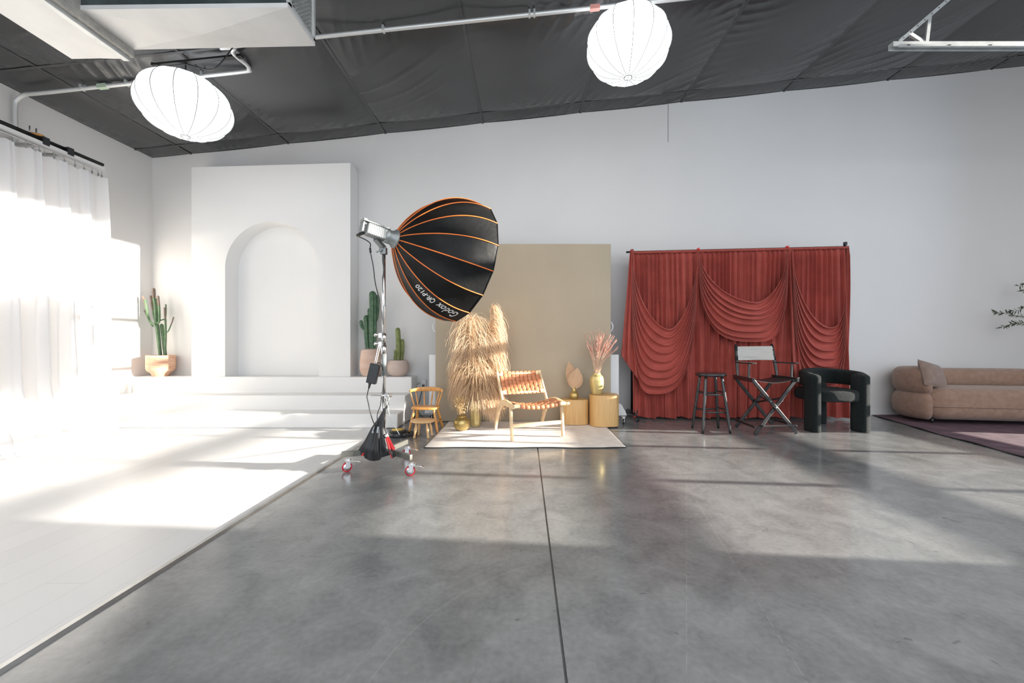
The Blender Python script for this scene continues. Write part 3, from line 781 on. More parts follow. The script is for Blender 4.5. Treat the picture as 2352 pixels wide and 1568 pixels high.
# middle: tall pink pot with a spiny dark green cactus
Yc = 6.06
pc = Vector(((852-CX)*Yc/F, Yc, ZT))
t = thing('potted_cactus', pc, 'spiny dark green cactus cluster in a tall pink terracotta pot right of the arch', 'cactus')
R_ = 0.155
b = MB(); b.lathe(pc, [(0, 0), (0.105, 0), (0.135, 0.03), (0.158, 0.11), (0.158, 0.22), (0.140, 0.36), (0.128, 0.40), (0.118, 0.405), (0.112, 0.38), (0, 0.375)], 48)
b.build('pot', M['terrapink'], t)
MB().lathe(pc, [(0, 0.385), (0.112, 0.385), (0.113, 0.380)], 24).build('soil', M['soil'], t)
for ps, r, g in [([cz(846, 800), cz(844, 770), cz(843, 740), cz(842, 723)], 0.050, 6), ([cz(853, 800, .03), cz(851, 760, .03), cz(850, 720, .03), cz(849, 706, .03)], 0.050, 6),
              ([cz(858, 800, -.02), cz(858, 755, -.02), cz(858, 700, -.02), cz(857, 668, -.02)], 0.056, 6), ([cz(857, 745, .01), cz(862, 726, .03), cz(864, 700, .03), cz(864, 676, .03)], 0.040, 6),
              ([cz(839, 757, -.02), cz(833, 750, -.02), cz(831, 742, -.02), cz(831, 735, -.02)], 0.026, 6)]:
    b = MB(); pp = rib_stem(b, ps, r, g, 0.45); st = b.build('stem', M['cactusdark'], t)
    b2 = MB(); spines(b2, pp, r, g); b2.build('spines', M['spine'], st, kind='stuff')
# right: bowl pot with olive cactus
pc = Vector(((914.5-CX)*Yc/F, Yc, ZT))
t = thing('potted_cactus', pc, 'small olive green cactus in a round pale textured bowl pot near the platform end', 'cactus')
prof_ = [(0, 0), (0.085, 0), (0.115, 0.02), (0.150, 0.07), (0.163, 0.125), (0.155, 0.18), (0.130, 0.235), (0.118, 0.243), (0.110, 0.23), (0, 0.225)]
b = MB(); b.lathe(pc, [(r, z) for r, z in [(interp([(z_, r_) for r_, z_ in prof_[1:7]], 0.235*k/24), 0.235*k/24) for k in range(25)]]+[(0.118, 0.243), (0.110, 0.23), (0, 0.225)], 48)
pot = b.build('pot', M['paleclay'], t)
b = MB()   # raised scallop texture
for row in range(11):
    z = 0.035+row*0.0175; r = interp([(z_, r_) for r_, z_ in prof_[1:7]], z)
    for k in range(34):
        a = 2*PI*(k+0.5*(row % 2))/34; c = pc+Vector((r*math.cos(a), r*math.sin(a), z)); n_ = Vector((math.cos(a), math.sin(a), 0)); tq = Vector((-math.sin(a), math.cos(a), 0))
        b.add([c-tq*0.010, c+tq*0.010, c+Vector((0, 0, 0.010)), c-Vector((0, 0, 0.010)), c+n_*0.005], [(0, 3, 4), (3, 1, 4), (1, 2, 4), (2, 0, 4)], True)
b.build('raised_pattern', M['paleclay'], pot)
MB().lathe(pc, [(0, 0.235), (0.110, 0.235), (0.111, 0.23)], 24).build('soil', M['soil'], t)
for ps, r in [([cz(915, 826), cz(915, 790), cz(914, 765), cz(913, 752)], 0.035), ([cz(921, 826, .03), cz(923, 800, .03), cz(923, 790, .03), cz(922, 778, .03)], 0.028), ([cz(910, 826, -.02), cz(909, 815, -.02), cz(908.5, 803, -.02)], 0.018), ([cz(924, 826, -.03), cz(924.5, 821, -.03), cz(924.5, 818, -.03)], 0.016), ([cz(906, 826, .02), cz(905, 821, .02), cz(905, 817, .02)], 0.014)]:
    b = MB(); rib_stem(b, ps, r, 10, 0.22); b.build('stem', M['cactusolive'], t)

# ------------------------------------------------------------ caster helper
def caster(c, parent, r=0.03, wmat='black', fmat='steel', brake=False, ang=0.0, wheel='wheel', plate=True, zf=None):
    """c = ground contact point"""
    c = Vector(c); ca, sa = math.cos(ang), math.sin(ang)
    fwd = Vector((ca, sa, 0)); ax_ = Vector((-sa, ca, 0)); w_ = r*0.55
    R3 = Matrix((fwd, Vector((0, 0, 1)), ax_)).transposed()
    b = MB(); b.lathe(c+Vector((0, 0, r))-ax_*w_/2, [(r*0.72, 0), (r*0.92, 0), (r, w_*0.2), (r, w_*0.8), (r*0.92, w_), (r*0.72, w_)], 28, M=R3)
    fk = MB()
    for s_ in (-1, 1):
        o_ = ax_*s_*(w_*0.5+r*0.10)
        p = c+Vector((0, 0, r))+o_
        fk.beam(p-fwd*0+Vector((0, 0, -r*0.3)), p+fwd*r*0.3+Vector((0, 0, r*1.35)), r*0.9, r*0.08, up=tuple(ax_))
    top = c+fwd*r*0.35+Vector((0, 0, r*2.25))
    fk.box(top, (r*1.5, r*1.3, r*0.25), Matrix((fwd, ax_, Vector((0, 0, 1)))).transposed())
    fk.lathe(top, [(r*0.45, 0), (r*0.45, r*0.4)], 16)
    if plate: fk.box(top+Vector((0, 0, r*0.45)), (r*1.9, r*1.6, r*0.12), Matrix((fwd, ax_, Vector((0, 0, 1)))).transposed())
    fr = fk.build('caster', M[fmat], parent, bevel=r*0.05)
    b.build(wheel, M[wmat], fr)
    MB().lathe(c+Vector((0, 0, r))-ax_*w_*0.55, [(0, 0), (r*0.74, 0), (r*0.78, w_*0.1), (r*0.78, w_), (r*0.74, w_*1.1), (0, w_*1.1)], 20, M=R3).build('hub', M['chrome' if fmat != 'blackmetal' else 'black'], fr)
    if brake:
        bk = MB(); p = top-Vector((0, 0, r*0.25)); bk.beam(p, p+fwd*r*1.9-Vector((0, 0, r*0.12)), r*0.9, r*0.10); bk.beam(p+fwd*r*1.5-Vector((0, 0, r*0.1)), p+fwd*r*2.3-Vector((0, 0, r*0.45)), r*1.0, r*0.14)
        bk.build('brake_pedal', M['chrome'], fr, bevel=r*0.04)
    return fr

# ------------------------------------------------------------ beige rolling backdrop flat
Yd = 5.72
bx0 = (1000-CX)*Yd/F; bx1 = (1403-CX)*Yd/F; bz = H-(560-CY)*Yd/F
t = thing('backdrop_flat', (0, Yd, 0), 'large beige painted rolling backdrop panel standing behind the lounge chair', 'backdrop')
MB().bb(bx0, bx1, Yd, Yd+0.03, 0.006, bz).build('panel', M['canvas'], t, bevel=0.004)
MB().bb(bx0+0.01, bx1-0.01, Yd+0.03, Yd+0.07, 0.08, bz-0.03).build('frame', M['whitemetal'], t)
for s_, px in ((-1, 987), (1, 1420)):
    xo = (px-CX)*5.82/F; xi = xo-s_*0.12
    MB().bb(min(xo, xi), max(xo, xi), 5.78, 5.86, 0.13, H-(814-CY)*5.82/F).build('side_brace', M['whitemetal'], t, bevel=0.004)
    b = MB(); 
    b.extrude([(xi, 5.62, 0.10), (xi+s_*0.19, 5.62, 0.10), (xi+s_*0.19, 5.62, 0.13), (xi+s_*0.12, 5.62, 0.26), (xi, 5.62, 0.26)] if s_ > 0 else [(xi, 5.80, 0.10), (xi-0.19, 5.80, 0.10), (xi-0.19, 5.80, 0.13), (xi-0.12, 5.80, 0.26), (xi, 5.80, 0.26)][::-1], (0, 0.14, 0))
    b.build('foot', M['whitemetal'], t, bevel=0.008)
    caster((xi+s_*(0.13 if s_ > 0 else 0.10), 5.55 if s_ > 0 else 5.84, 0), t, 0.036, 'black', 'chrome', ang=1.2)
    caster((xi-s_*0.06, 6.0, 0), t, 0.036, 'black', 'chrome', ang=1.2)
    hx = (1404-CX)*5.76/F if s_ > 0 else (998-CX)*5.76/F; hz = H-(750-CY)*5.76/F
    MB().tube([Vector((hx-s_*0.02+0.045*math.cos(a), 5.775, hz+0.07*math.sin(a))) for a in [2*PI*k/24 for k in range(24)]], 0.009, 8, closed=True).build('handle', M['whitemetal'], t)

# ------------------------------------------------------------ cream rug
t = thing('area_rug', (0, 5.0, 0), 'cream woven rug with black bound edge under the lounge chair', 'rug')
rx0, rx1, ry0, ry1 = -1.06, 1.075, 4.29, 5.69
def rugfn(u, v):
    x = lerp(rx0, rx1, u); y = lerp(ry0, ry1, v)
    y += 0.008*math.sin(x*7)*(1-v)+0.012*noise.noise(Vector((x*2, y*2, 0)))*(1 if 0 < v < 1 else 0.6)
    return Vector((x, y, 0.012+0.003*noise.noise(Vector((x*5, y*5, 1)))))
b = MB(); b.grid(rugfn, 90, 60); o = b.build('pile', M['rug'], t)
o.modifiers.new('s', 'SOLIDIFY').thickness = 0.006
b = MB(); edge = [rugfn(k/60, 0)+Vector((0, -0.004, -0.006)) for k in range(61)]+[rugfn(1, k/40)+Vector((0.004, 0, -0.006)) for k in range(1, 41)]+[rugfn(1-k/60, 1)+Vector((0, 0.004, -0.006)) for k in range(1, 61)]+[rugfn(0, 1-k/40)+Vector((-0.004, 0, -0.006)) for k in range(1, 40)]
b.tube(edge, 0.006, 6, closed=True); b.build('binding', M['rugedge'], t, label='black bound edge')

# ------------------------------------------------------------ lounge chair with woven leather
O = Vector((-0.141, 4.53, 0.018)); ex = Vector((0.934, 0.357, 0)); ey = Vector((-0.357, 0.934, 0)); ez = Vector((0, 0, 1))
def lc(u, v, z): return O+ex*u+ey*v+ez*z
t = thing('lounge_chair', lc(0.3, 0.3, 0), 'low pale wood lounge chair with woven tan leather straps on the cream rug', 'chair')
W_ = 0.635
for u in (0.0, W_):
    MB().beam(lc(u, 0.0, 0), lc(u, 0.045, 0.37), 0.028, 0.045, up=tuple(-ey)).build('front_leg', M['palewood'], t, bevel=0.005)
    # arched side rail into the rear leg
    path = smoothpath([lc(u, -0.06, 0.385), lc(u, 0.06, 0.39), lc(u, 0.20, 0.395), lc(u, 0.34, 0.375), lc(u, 0.47, 0.30), lc(u, 0.57, 0.16), lc(u, 0.64, 0.0)], 6)
    mm = len(path)
    b = MB(); wd = [0.020+0.016*math.sin(PI*min(1, (i/(mm-1))*1.1)) for i in range(mm)]
    cnt = [0]
    def sec(tt, wd=wd, mm=mm): return [(a, c*wd[int(round(tt*(mm-1)))]) for a, c in ((-0.016, -1), (0.016, -1), (0.016, 1), (-0.016, 1))]
    # sweep with side axis = chair width
    vs = []
    for i, p in enumerate(path):
        d = (path[min(i+1, mm-1)]-path[max(i-1, 0)]).normalized(); nn = ex.cross(d).normalized()
        for a, c in ((-0.016, -1), (0.016, -1), (0.016, 1), (-0.016, 1)): vs.append(p+ex*a+nn*c*wd[i])
    fs = [(i*4+k, i*4+(k+1) % 4, (i+1)*4+(k+1) % 4, (i+1)*4+k) for i in range(mm-1) for k in range(4)]+[(3, 2, 1, 0), ((mm-1)*4, (mm-1)*4+1, (mm-1)*4+2, (mm-1)*4+3)]
    b.add(vs, fs); b.build('side_rail', M['palewood'], t, bevel=0.004)
    # back post
    MB().beam(lc(u+(0.026 if u == 0 else -0.026), 0.36, 0.30), lc(u+(0.026 if u == 0 else -0.026), 0.66, 0.725), 0.026, 0.042, up=tuple(-ey)).build('back_post', M['palewood'], t, bevel=0.006)
    b = MB()
    for vv, z_ in ((0.30, 0.36), (0.40, 0.32), (0.38, 0.36), (0.05, 0.15)): b.lathe(lc(u-0.0175 if u == 0 else u-0.018, vv, z_), [(0, 0), (0.006, 0), (0.006, 0.002), (0, 0.002)], 10, M=Matrix((ey, ez, -ex)).transposed())
    b.build('screw', M['steel'], t)
MB().beam(lc(0, 0.015, 0.165), lc(W_, 0.015, 0.165), 0.022, 0.045).build('front_stretcher', M['palewood'], t, bevel=0.004)
bp_ = lambda s_: (lerp(0.36, 0.66, s_), lerp(0.30, 0.725, s_))
for s_ in (0.41, 0.94):
    v_, z_ = bp_(s_); MB().tube([lc(0.02, v_, z_), lc(W_-0.02, v_, z_)], 0.013, 12).build('back_crossbar', M['palewood'], t)
for s_, pr in ((0.40, 1), (0.95, -1)):   # pale corner blocks
    for u in (0.065, W_-0.065):
        v_, z_ = bp_(s_+0.03*pr*0.6); n_ = Vector((-ey*0.82+ez*0.57)).normalized()
        MB().box(lc(u, v_, z_)+n_*0.010, (0.05, 0.055, 0.02), Matrix((ex, (ey*0.57+ez*0.82).normalized(), n_)).transposed()).build('corner_block', M['palewood'], t, bevel=0.006)
# woven back: columns x rows of slightly pillowed strap pieces
def weave(fn, nc, nr, name, gap=0.025):
    b = MB()
    for i in range(nc):
        for j in range(nr):
            ph = (i+j) % 2
            def cellfn(a, c, i=i, j=j, ph=ph):
                u = (i+gap+(1-2*gap)*a)/nc; v = (j-0.01+1.02*c)/nr
                lift = 0.0022*math.sin(PI*c)*(1 if ph else -0.9)
                return fn(u, v, lift)
            b.grid(cellfn, 3, 5)
    return b
def backfn(u, v, lift):
    s_ = lerp(0.36, 0.995, v); vv, z_ = bp_(s_); sag = 0.03*math.sin(PI*u)*math.sin(PI*v)+0.008*math.sin(PI*u)
    n_ = (-ey*0.82+ez*0.57)
    x_ = lerp(0.045, W_-0.045, u)
    return lc(x_, vv, z_)+ey*sag*0.8-ez*sag*0.55+n_*(0.019+lift)
weave(backfn, 10, 8, 'x').build('woven_back', M['leather'], t, solid=0.0015)
def underb(u, v): p = backfn(u, v, -0.010); return p
MB().grid(underb, 20, 12).build('strap_backing', mat('dark_tan_leather', (0.22, 0.07, 0.03), 0.6), t)
def seatfn(u, v, lift):
    x_ = lerp(0.02, W_-0.02, u); vv = lerp(-0.045, 0.38, v); z_ = interp([(0, 0.40), (0.5, 0.40), (0.8, 0.39), (1, 0.355)], v)
    sag = 0.045*math.sin(PI*u)*(0.75+0.25*math.sin(PI*v))
    return lc(x_, vv, z_+0.018-sag+lift)
weave(seatfn, 10, 8, 'x').build('woven_seat', M['leather'], t, solid=0.0015)
MB().grid(lambda u, v: seatfn(u, v, -0.010), 20, 12).build('strap_backing', bpy.data.materials['dark_tan_leather'], t)
# rolled front edge straps
b = MB()
for i in range(10):
    u0, u1 = (i+0.05)/10, (i+0.95)/10
    def fr(a, c, u0=u0, u1=u1):
        th = lerp(-0.3, PI+0.3, c); p = seatfn(lerp(u0, u1, a), 0.0, 0)-ez*0.022
        return p+(-ey)*math.sin(th)*0.014+ez*math.cos(th)*0.021
    b.grid(fr, 2, 8)
b.build('front_strap_roll', M['leather'], t, solid=0.002)
for u in (0.035, W_-0.035): MB().box(lc(u, -0.062, 0.395), (0.075, 0.03, 0.042), Matrix((ex, ey, ez)).transposed()).build('front_rail_end', M['palewood'], t, bevel=0.008)
MB().tube([lc(W_, -0.05, 0.385), lc(W_+0.055, -0.05, 0.388)], 0.019, 14).build('rail_knob', M['palewood'], t)

# ------------------------------------------------------------ plinths
def sup(cx, cy, rx, ry, e, n=60):
    out = []
    for k in range(n):
        a = 2*PI*k/n; c, s_ = math.cos(a), math.sin(a)
        out.append((cx+rx*math.copysign(abs(c)**(2/e), c), cy+ry*math.copysign(abs(s_)**(2/e), s_)))
    return out
def plinth(cx, cy, rx, ry, e, z1, z0, label):
    b = MB(); poly = sup(cx, cy, rx, ry, e); n = len(poly)
    vs = []; fs = []
    for sc, z in ((1, z0), (1, z1-0.004), (0.985, z1)):
        vs += [Vector((cx+(x-cx)*sc, cy+(y-cy)*sc, z)) for x, y in poly]
    for i in range(2):
        for k in range(n): fs.append((i*n+k, i*n+(k+1) % n, (i+1)*n+(k+1) % n, (i+1)*n+k))
    b.add(vs, fs, True); b.f.append(tuple(range(n))[::-1]); b.sm.append(False); b.f.append(tuple(range(2*n, 3*n))); b.sm.append(False)
    o = b.build('display_plinth', M['plinth']); md = o.modifiers.new('e', 'EDGE_SPLIT'); md.split_angle = math.radians(35)
    return tag(o, label, 'plinth', 'rounded oak plinths')
RZ = 0.019
p1x = 0.680; p1y = 5.53
plinth(p1x, p1y, 0.187, 0.135, 3.0, 0.35, RZ, 'shorter rounded oak display plinth carrying the small pear-shaped vase')
p2x = 1.062; p2y = 5.43
plinth(p2x, p2y, 0.190, 0.165, 2.8, 0.425, RZ, 'taller rounded oak display plinth carrying the brass vase of pink grass')

# ------------------------------------------------------------ vases and dried plants
def vase(name, c, prof, m_, label, cat='vase'):
    t = thing(name, c, label, cat)
    pr = []
    for k in range(40):
        z = prof[0][0]+(prof[-1][0]-prof[0][0])*k/39; pr.append((interp(prof, z), z))
    inner = [(pr[-1][0]-0.006, pr[-1][1]), (pr[-1][0]-0.010, pr[-1][1]-0.02), (0, pr[-1][1]-0.025)]
    MB().lathe(c, [(0, 0)]+pr+inner, 40).build('vessel', m_, t)
    return t
# round brass pot with dried seed heads
vc = Vector((-0.79, 5.10, RZ))
vase('round_vase', vc, [(0, 0.062), (0.02, 0.085), (0.05, 0.100), (0.09, 0.105), (0.125, 0.096), (0.15, 0.07), (0.163, 0.052), (0.172, 0.052), (0.18, 0.058)], M['brass'], 'squat round brass vase with small dried seed heads on the rug')
t = thing('dried_flowers', vc+Vector((0, 0, 0.16)), 'small bunch of dried golden seed heads in the squat round vase', 'dried flowers')
rnd = random.Random(3)
for k in range(16):
    a = rnd.uniform(0, 2*PI); sp = rnd.uniform(0.02, 0.10); hgt = rnd.uniform(0.14, 0.27)
    p0_ = vc+Vector((0.02*math.cos(a), 0.02*math.sin(a), 0.10)); p1_ = vc+Vector((sp*math.cos(a)-0.02, sp*math.sin(a)*0.7, 0.17+hgt))
    b = MB(); pts_ = smoothpath([p0_, (p0_+p1_)/2+Vector((0, 0, 0.03)), p1_], 6); b.tube(pts_, 0.0018, 5)
    for q_ in range(11):
        pp = pts_[rnd.randint(4, len(pts_)-1)]+Vector((rnd.uniform(-.018, .018), rnd.uniform(-.018, .018), rnd.uniform(-.012, .018)))
        b.lathe(pp, [(0, -0.010), (0.006, -0.003), (0.006, 0.003), (0, 0.010)], 6, M=Matrix.Rotation(rnd.uniform(-.9, .9), 3, 'Y'))
    b.build('seed_stem', M['dry'], t)
# tall pale vase with pampas
vt = Vector((-0.645, 5.33, RZ))
vase('tall_vase', vt, [(0, 0.060), (0.03, 0.066), (0.10, 0.071), (0.22, 0.070), (0.29, 0.060), (0.32, 0.048), (0.345, 0.047)], M['brasslight'], 'tall slim pale brass vase half hidden by pampas grass')
t = thing('pampas_grass', vt+Vector((0, 0, 0.33)), 'large drooping bunch of dried pampas grass in the tall vase', 'pampas grass')
root = vt+Vector((0, 0, 0.30)); rnd = random.Random(11)
Yp = 5.36
def plume(tip, mid, n, L0, t0, spread, dY=0.0, lean=0.0, endz=None):
    tip = at(*tip, Yp+dY); mid = at(*mid, Yp+dY*0.6)
    ax_ = smoothpath([root, mid, tip], 12); b = MB(); spread *= 0.52; L0 *= 1.2
    b.tube(ax_, [lerp(0.004, 0.0015, i/(len(ax_)-1)) for i in range(len(ax_))], 5)
    m_ = len(ax_)-1
    for k in range(n):
        s_ = lerp(t0, 1.0, rnd.random()**0.8); fi = s_*m_; i = min(m_-1, int(fi)); p = ax_[i].lerp(ax_[i+1], fi-i)
        a = rnd.uniform(0, 2*PI); rad = Vector((math.cos(a), 0.75*math.sin(a), 0))
        L_ = L0*rnd.uniform(0.55, 1.15)*(0.55+0.6*(1-s_)**0.4 if s_ > 0.9 else 1)
        v = (rad*spread*rnd.uniform(0.3, 1.0)+Vector((lean, 0, 0.35))).normalized()
        nseg = 6; pts_ = [p]; st = L_/nseg
        for q_ in range(nseg):
            v = (v+Vector((0, 0, -0.62))+Vector((rnd.gauss(0, .06), rnd.gauss(0, .06), 0))).normalized(); pn = pts_[-1]+v*st
            if pn.z < RZ+0.015: pn.z = RZ+0.015+rnd.random()*0.01
            if pn.y > 5.70: pn.y = 5.70
            pts_.append(pn)
        side = Vector((rnd.uniform(-1, 1), rnd.uniform(-.5, .5), rnd.uniform(-.2, .2))).normalized()
        vs = []
        for q_, pp in enumerate(pts_):
            w_ = 0.0028*(1-0.75*q_/nseg); vs += [pp-side*w_, pp+side*w_]
        b.add(vs, [(2*q_, 2*q_+1, 2*q_+3, 2*q_+2) for q_ in range(nseg)], True)
    b.build('plume', M['pampas'], t)
plume((1074, 722), (1082, 850), 620, 0.34, 0.40, 0.55)
plume((1084, 735), (1088, 850), 420, 0.40, 0.45, 0.35, -0.08)
plume((1128, 703), (1112, 850), 680, 0.32, 0.38, 0.50, 0.0, 0.25)
plume((1120, 745), (1108, 850), 420, 0.40, 0.40, 0.45, 0.08, 0.25)
plume((1064, 800), (1078, 870), 420, 0.32, 0.35, 0.55, 0.05, -0.35)
plume((1070, 850), (1082, 890), 360, 0.26, 0.35, 0.55, -0.05, -0.3)
plume((1134, 800), (1112, 880), 460, 0.32, 0.30, 0.55, 0.05, 0.35)
plume((1112, 880), (1100, 910), 420, 0.34, 0.25, 0.40, -0.10, 0.2)
plume((1096, 900), (1093, 922), 620, 0.36, 0.1, 0.42, -0.17, 0.12)
plume((1080, 862), (1084, 900), 480, 0.30, 0.3, 0.50, -0.04, -0.15)
plume((1064, 845), (1076, 890), 420, 0.32, 0.35, 0.45, 0.0, -0.25)
plume((1100, 842), (1094, 890), 520, 0.36, 0.3, 0.45, -0.08, 0.05)
plume((1118, 880), (1104, 912), 460, 0.36, 0.3, 0.42, -0.12, 0.25)
plume((1106, 915), (1098, 925), 460, 0.30, 0.1, 0.42, -0.17, 0.25)
# pear vase with palm leaves on the short plinth
vp = Vector((0.675, 5.52, 0.351))
vase('pear_vase', vp, [(0, 0.045), (0.015, 0.058), (0.045, 0.064), (0.075, 0.055), (0.11, 0.033), (0.14, 0.022), (0.16, 0.024)], M['brass'], 'small pear-shaped brass vase on the shorter plinth')
t = thing('dried_palm_leaves', vp+Vector((0, 0, 0.15)), 'two pleated dried palm leaves in the small pear-shaped vase', 'dried leaves')
def palm(base_px, tip_px, wpx, dY, label=None, clipside=0):
    Bp = at(*base_px, vp.y+dY); Tp = at(*tip_px, vp.y+dY); axd = Tp-Bp; Lh = axd.length; axd.normalize(); sx_ = axd.cross(Vector((0, 1, 0))).normalized(); nn = sx_.cross(axd)
    nb = 26; b = MB(); wd = wpx*vp.y/F
    # ribs radiate from base; outline teardrop
    outl = []
    for k in range(nb*2+1):
        a = lerp(-1, 1, k/(nb*2)); ang = a*2.25
        rr = Lh*(0.30+0.70*(math.cos(a*PI/2)**1.15)) if True else 0
        x_ = math.sin(ang*0.62)*rr*0.0+0
        # teardrop param
        tt = abs(a); yy = Lh*(1-tt)**1.0
        prof2 = wd*math.sin(PI*(1-tt)**0.75)**0.85*(1 if tt < 1 else 0)
        outl.append((math.copysign(prof2, a), lerp(yy, -0.10*Lh, 0) - 0.06*Lh*math.sin(PI*min(1, tt))*0))
    vs = []; rows = 5
    for j in range(rows+1):
        f_ = j/rows
        for k, (x_, y_) in enumerate(outl):
            ple = (0.007 if k % 2 else -0.003)*f_
            p = Bp+sx_*x_*f_+axd*(0.10*Lh+(y_-0.10*Lh)*f_)
            vs.append(p+nn*(ple+0.015*(x_/wd)**2*f_))
    m_ = len(outl)
    b.add(vs, [(j*m_+k, j*m_+k+1, (j+1)*m_+k+1, (j+1)*m_+k) for j in range(rows) for k in range(m_-1)], False)
    o = b.build('palm_leaf', M['palm'], t, solid=0.0012)
    MB().tube([vp+Vector((0, 0, 0.12)), Bp, Bp+axd*0.1*Lh], 0.0028, 6).build('stem', M['stem'], o)
palm((1319, 890), (1306, 829), 13.5, 0.05)
palm((1318, 893), (1327, 845), 17.5, -0.02)
# brass vase with pink grass
vb = Vector((0.965, 5.42, 0.426))
vase('brass_vase', vb, [(0, 0.062), (0.02, 0.070), (0.08, 0.086), (0.14, 0.094), (0.20, 0.094), (0.24, 0.082), (0.262, 0.058), (0.270, 0.052), (0.285, 0.054)], M['brasslight'], 'brass urn vase holding pink grass on the taller plinth')
t = thing('pink_pampas', vb+Vector((0, 0, 0.27)), 'spray of dried pink plume grass in the brass urn vase', 'dried grass')
rnd = random.Random(5)
for k in range(64):
    a = rnd.uniform(0, 2*PI); px = rnd.gauss(1384, 16) if k > 12 else rnd.uniform(1347, 1365); py = rnd.uniform(752, 800)+abs(px-1384)*0.35
    if k % 7 == 0: px = rnd.uniform(1400, 1416); py = rnd.uniform(770, 785)
    px = max(1343, min(1417, px)); dy = rnd.uniform(-0.09, 0.09)
    tip = at(px, py, vb.y+dy); p0_ = vb+Vector((0.025*math.cos(a), 0.025*math.sin(a), 0.20)); midp = p0_.lerp(tip, 0.5)+Vector(((p0_.x-tip.x)*0.12, 0, 0.03))
    pts_ = smoothpath([p0_, midp, tip], 8); b = MB(); b.tube(pts_, 0.0016, 5); o = b.build('grass_stem', M['pinkstem'], t)
    b = MB(); mm_ = len(pts_)
    for q_ in range(80):
        s_ = rnd.uniform(0.58, 1.0); fi = s_*(mm_-1); i = min(mm_-2, int(fi)); p = pts_[i].lerp(pts_[i+1], fi-i); d = (pts_[i+1]-pts_[i]).normalized()
        off = Vector((rnd.gauss(0, 1), rnd.gauss(0, 1), rnd.gauss(0, 1))).normalized(); v = (d*1.2+off*0.35).normalized(); l_ = rnd.uniform(0.018, 0.042)
        sd_ = v.cross(off).normalized()*0.0019
        b.add([p-sd_, p+sd_, p+v*l_*0.6+sd_, p+v*l_*0.6-sd_, p+v*l_], [(0, 1, 2, 3), (3, 2, 4)], True)
    b.build('plume', M['pink'], o)

# ------------------------------------------------------------ toddler chair and tiny stool
def spindle(b, a, c, r0, prof=None, n=10):
    a = Vector(a); c = Vector(c); prof = prof or [(0, .8), (.5, 1.15), (1, .8)]
    pts_ = []; rr = []
    for k in range(15): s_ = k/14; pts_.append(a.lerp(c, s_)); rr.append(r0*interp(prof, s_))
    b.tube(pts_, rr, n)
C0 = Vector((-1.245, 5.10, 0))
t = thing('toddler_chair', C0, 'small honey wood spindle-back toddler chair beside the platform end', 'chair')
def cc(x, y, z): return C0+Vector((x, y, z))
zs = 0.315
b = MB(); b.prism(sup(C0.x, C0.y+0.0, 0.168, 0.135, 4), zs-0.026, zs); b.build('seat', M['honey'], t, bevel=0.006)
for sx_ in (-1, 1):
    for sy_, yy in ((-1, -0.13), (1, 0.19)):
        b = MB(); spindle(b, cc(sx_*0.12, -0.09 if sy_ < 0 else 0.09, zs-0.02), cc(sx_*0.178, yy, 0.0), 0.015, [(0, 0.9), (0.5, 1.2), (0.85, 1), (1, 0.7)]); b.build('leg', M['honey'], t)
for sx_ in (-1, 1):
    b = MB(); b.tube([cc(sx_*0.16, -0.10, 0.13), cc(sx_*0.16, 0.15, 0.13)], 0.008); b.build('stretcher', M['honey'], t)
b = MB(); b.tube([cc(-0.16, 0.02, 0.13), cc(0.16, 0.02, 0.13)], 0.008); b.build('stretcher', M['honey'], t)
def backc(a): return Vector((math.sin(a)*0.205, -0.02+0.17*math.cos(a)**0.9 if math.cos(a) > 0 else -0.02, 0))
path = [C0+backc(lerp(-1.45, 1.45, k/24))+Vector((0, 0.0, 0.505+0.012*math.cos(lerp(-1.45, 1.45, k/24)))) for k in range(25)]
b = MB(); b.sweep(path, lambda s_: rrect(0.020, lerp(0.030, 0.058, math.sin(PI*s_)), 0.007, 2)); b.build('top_rail', M['honey'], t, bevel=0.002)
for a in (-1.35, -0.85, -0.28, 0.28, 0.85, 1.35):
    p = backc(a); b = MB(); q_ = Vector((p.x*0.72, p.y*0.68, 0))
    spindle(b, C0+q_+Vector((0, 0, zs-0.01)), C0+p+Vector((0, 0, 0.485)), 0.0085, [(0, .7), (.45, 1.25), (1, .7)]); b.build('spindle', M['honey'], t)
C1 = Vector((-1.205, 4.80, 0))
t = thing('step_stool', C1, 'tiny round pale pine stool in front of the toddler chair', 'stool')
MB().lathe(C1, [(0, 0.178), (0.125, 0.178), (0.138, 0.186), (0.138, 0.196), (0.128, 0.204), (0, 0.205)], 36).build('seat', M['pine'], t)
for a in (0.6, 2.3, 3.9, 5.5):
    b = MB(); spindle(b, C1+Vector((0.082*math.cos(a), 0.082*math.sin(a), 0.182)), C1+Vector((0.115*math.cos(a), 0.115*math.sin(a), 0)), 0.014, [(0, .7), (.15, .75), (.45, 1.35), (.62, 1.1), (.68, .75), (.74, 1.05), (.8, .8), (.9, 1.25), (1, .9)], 12); b.build('leg', M['pine'], t)

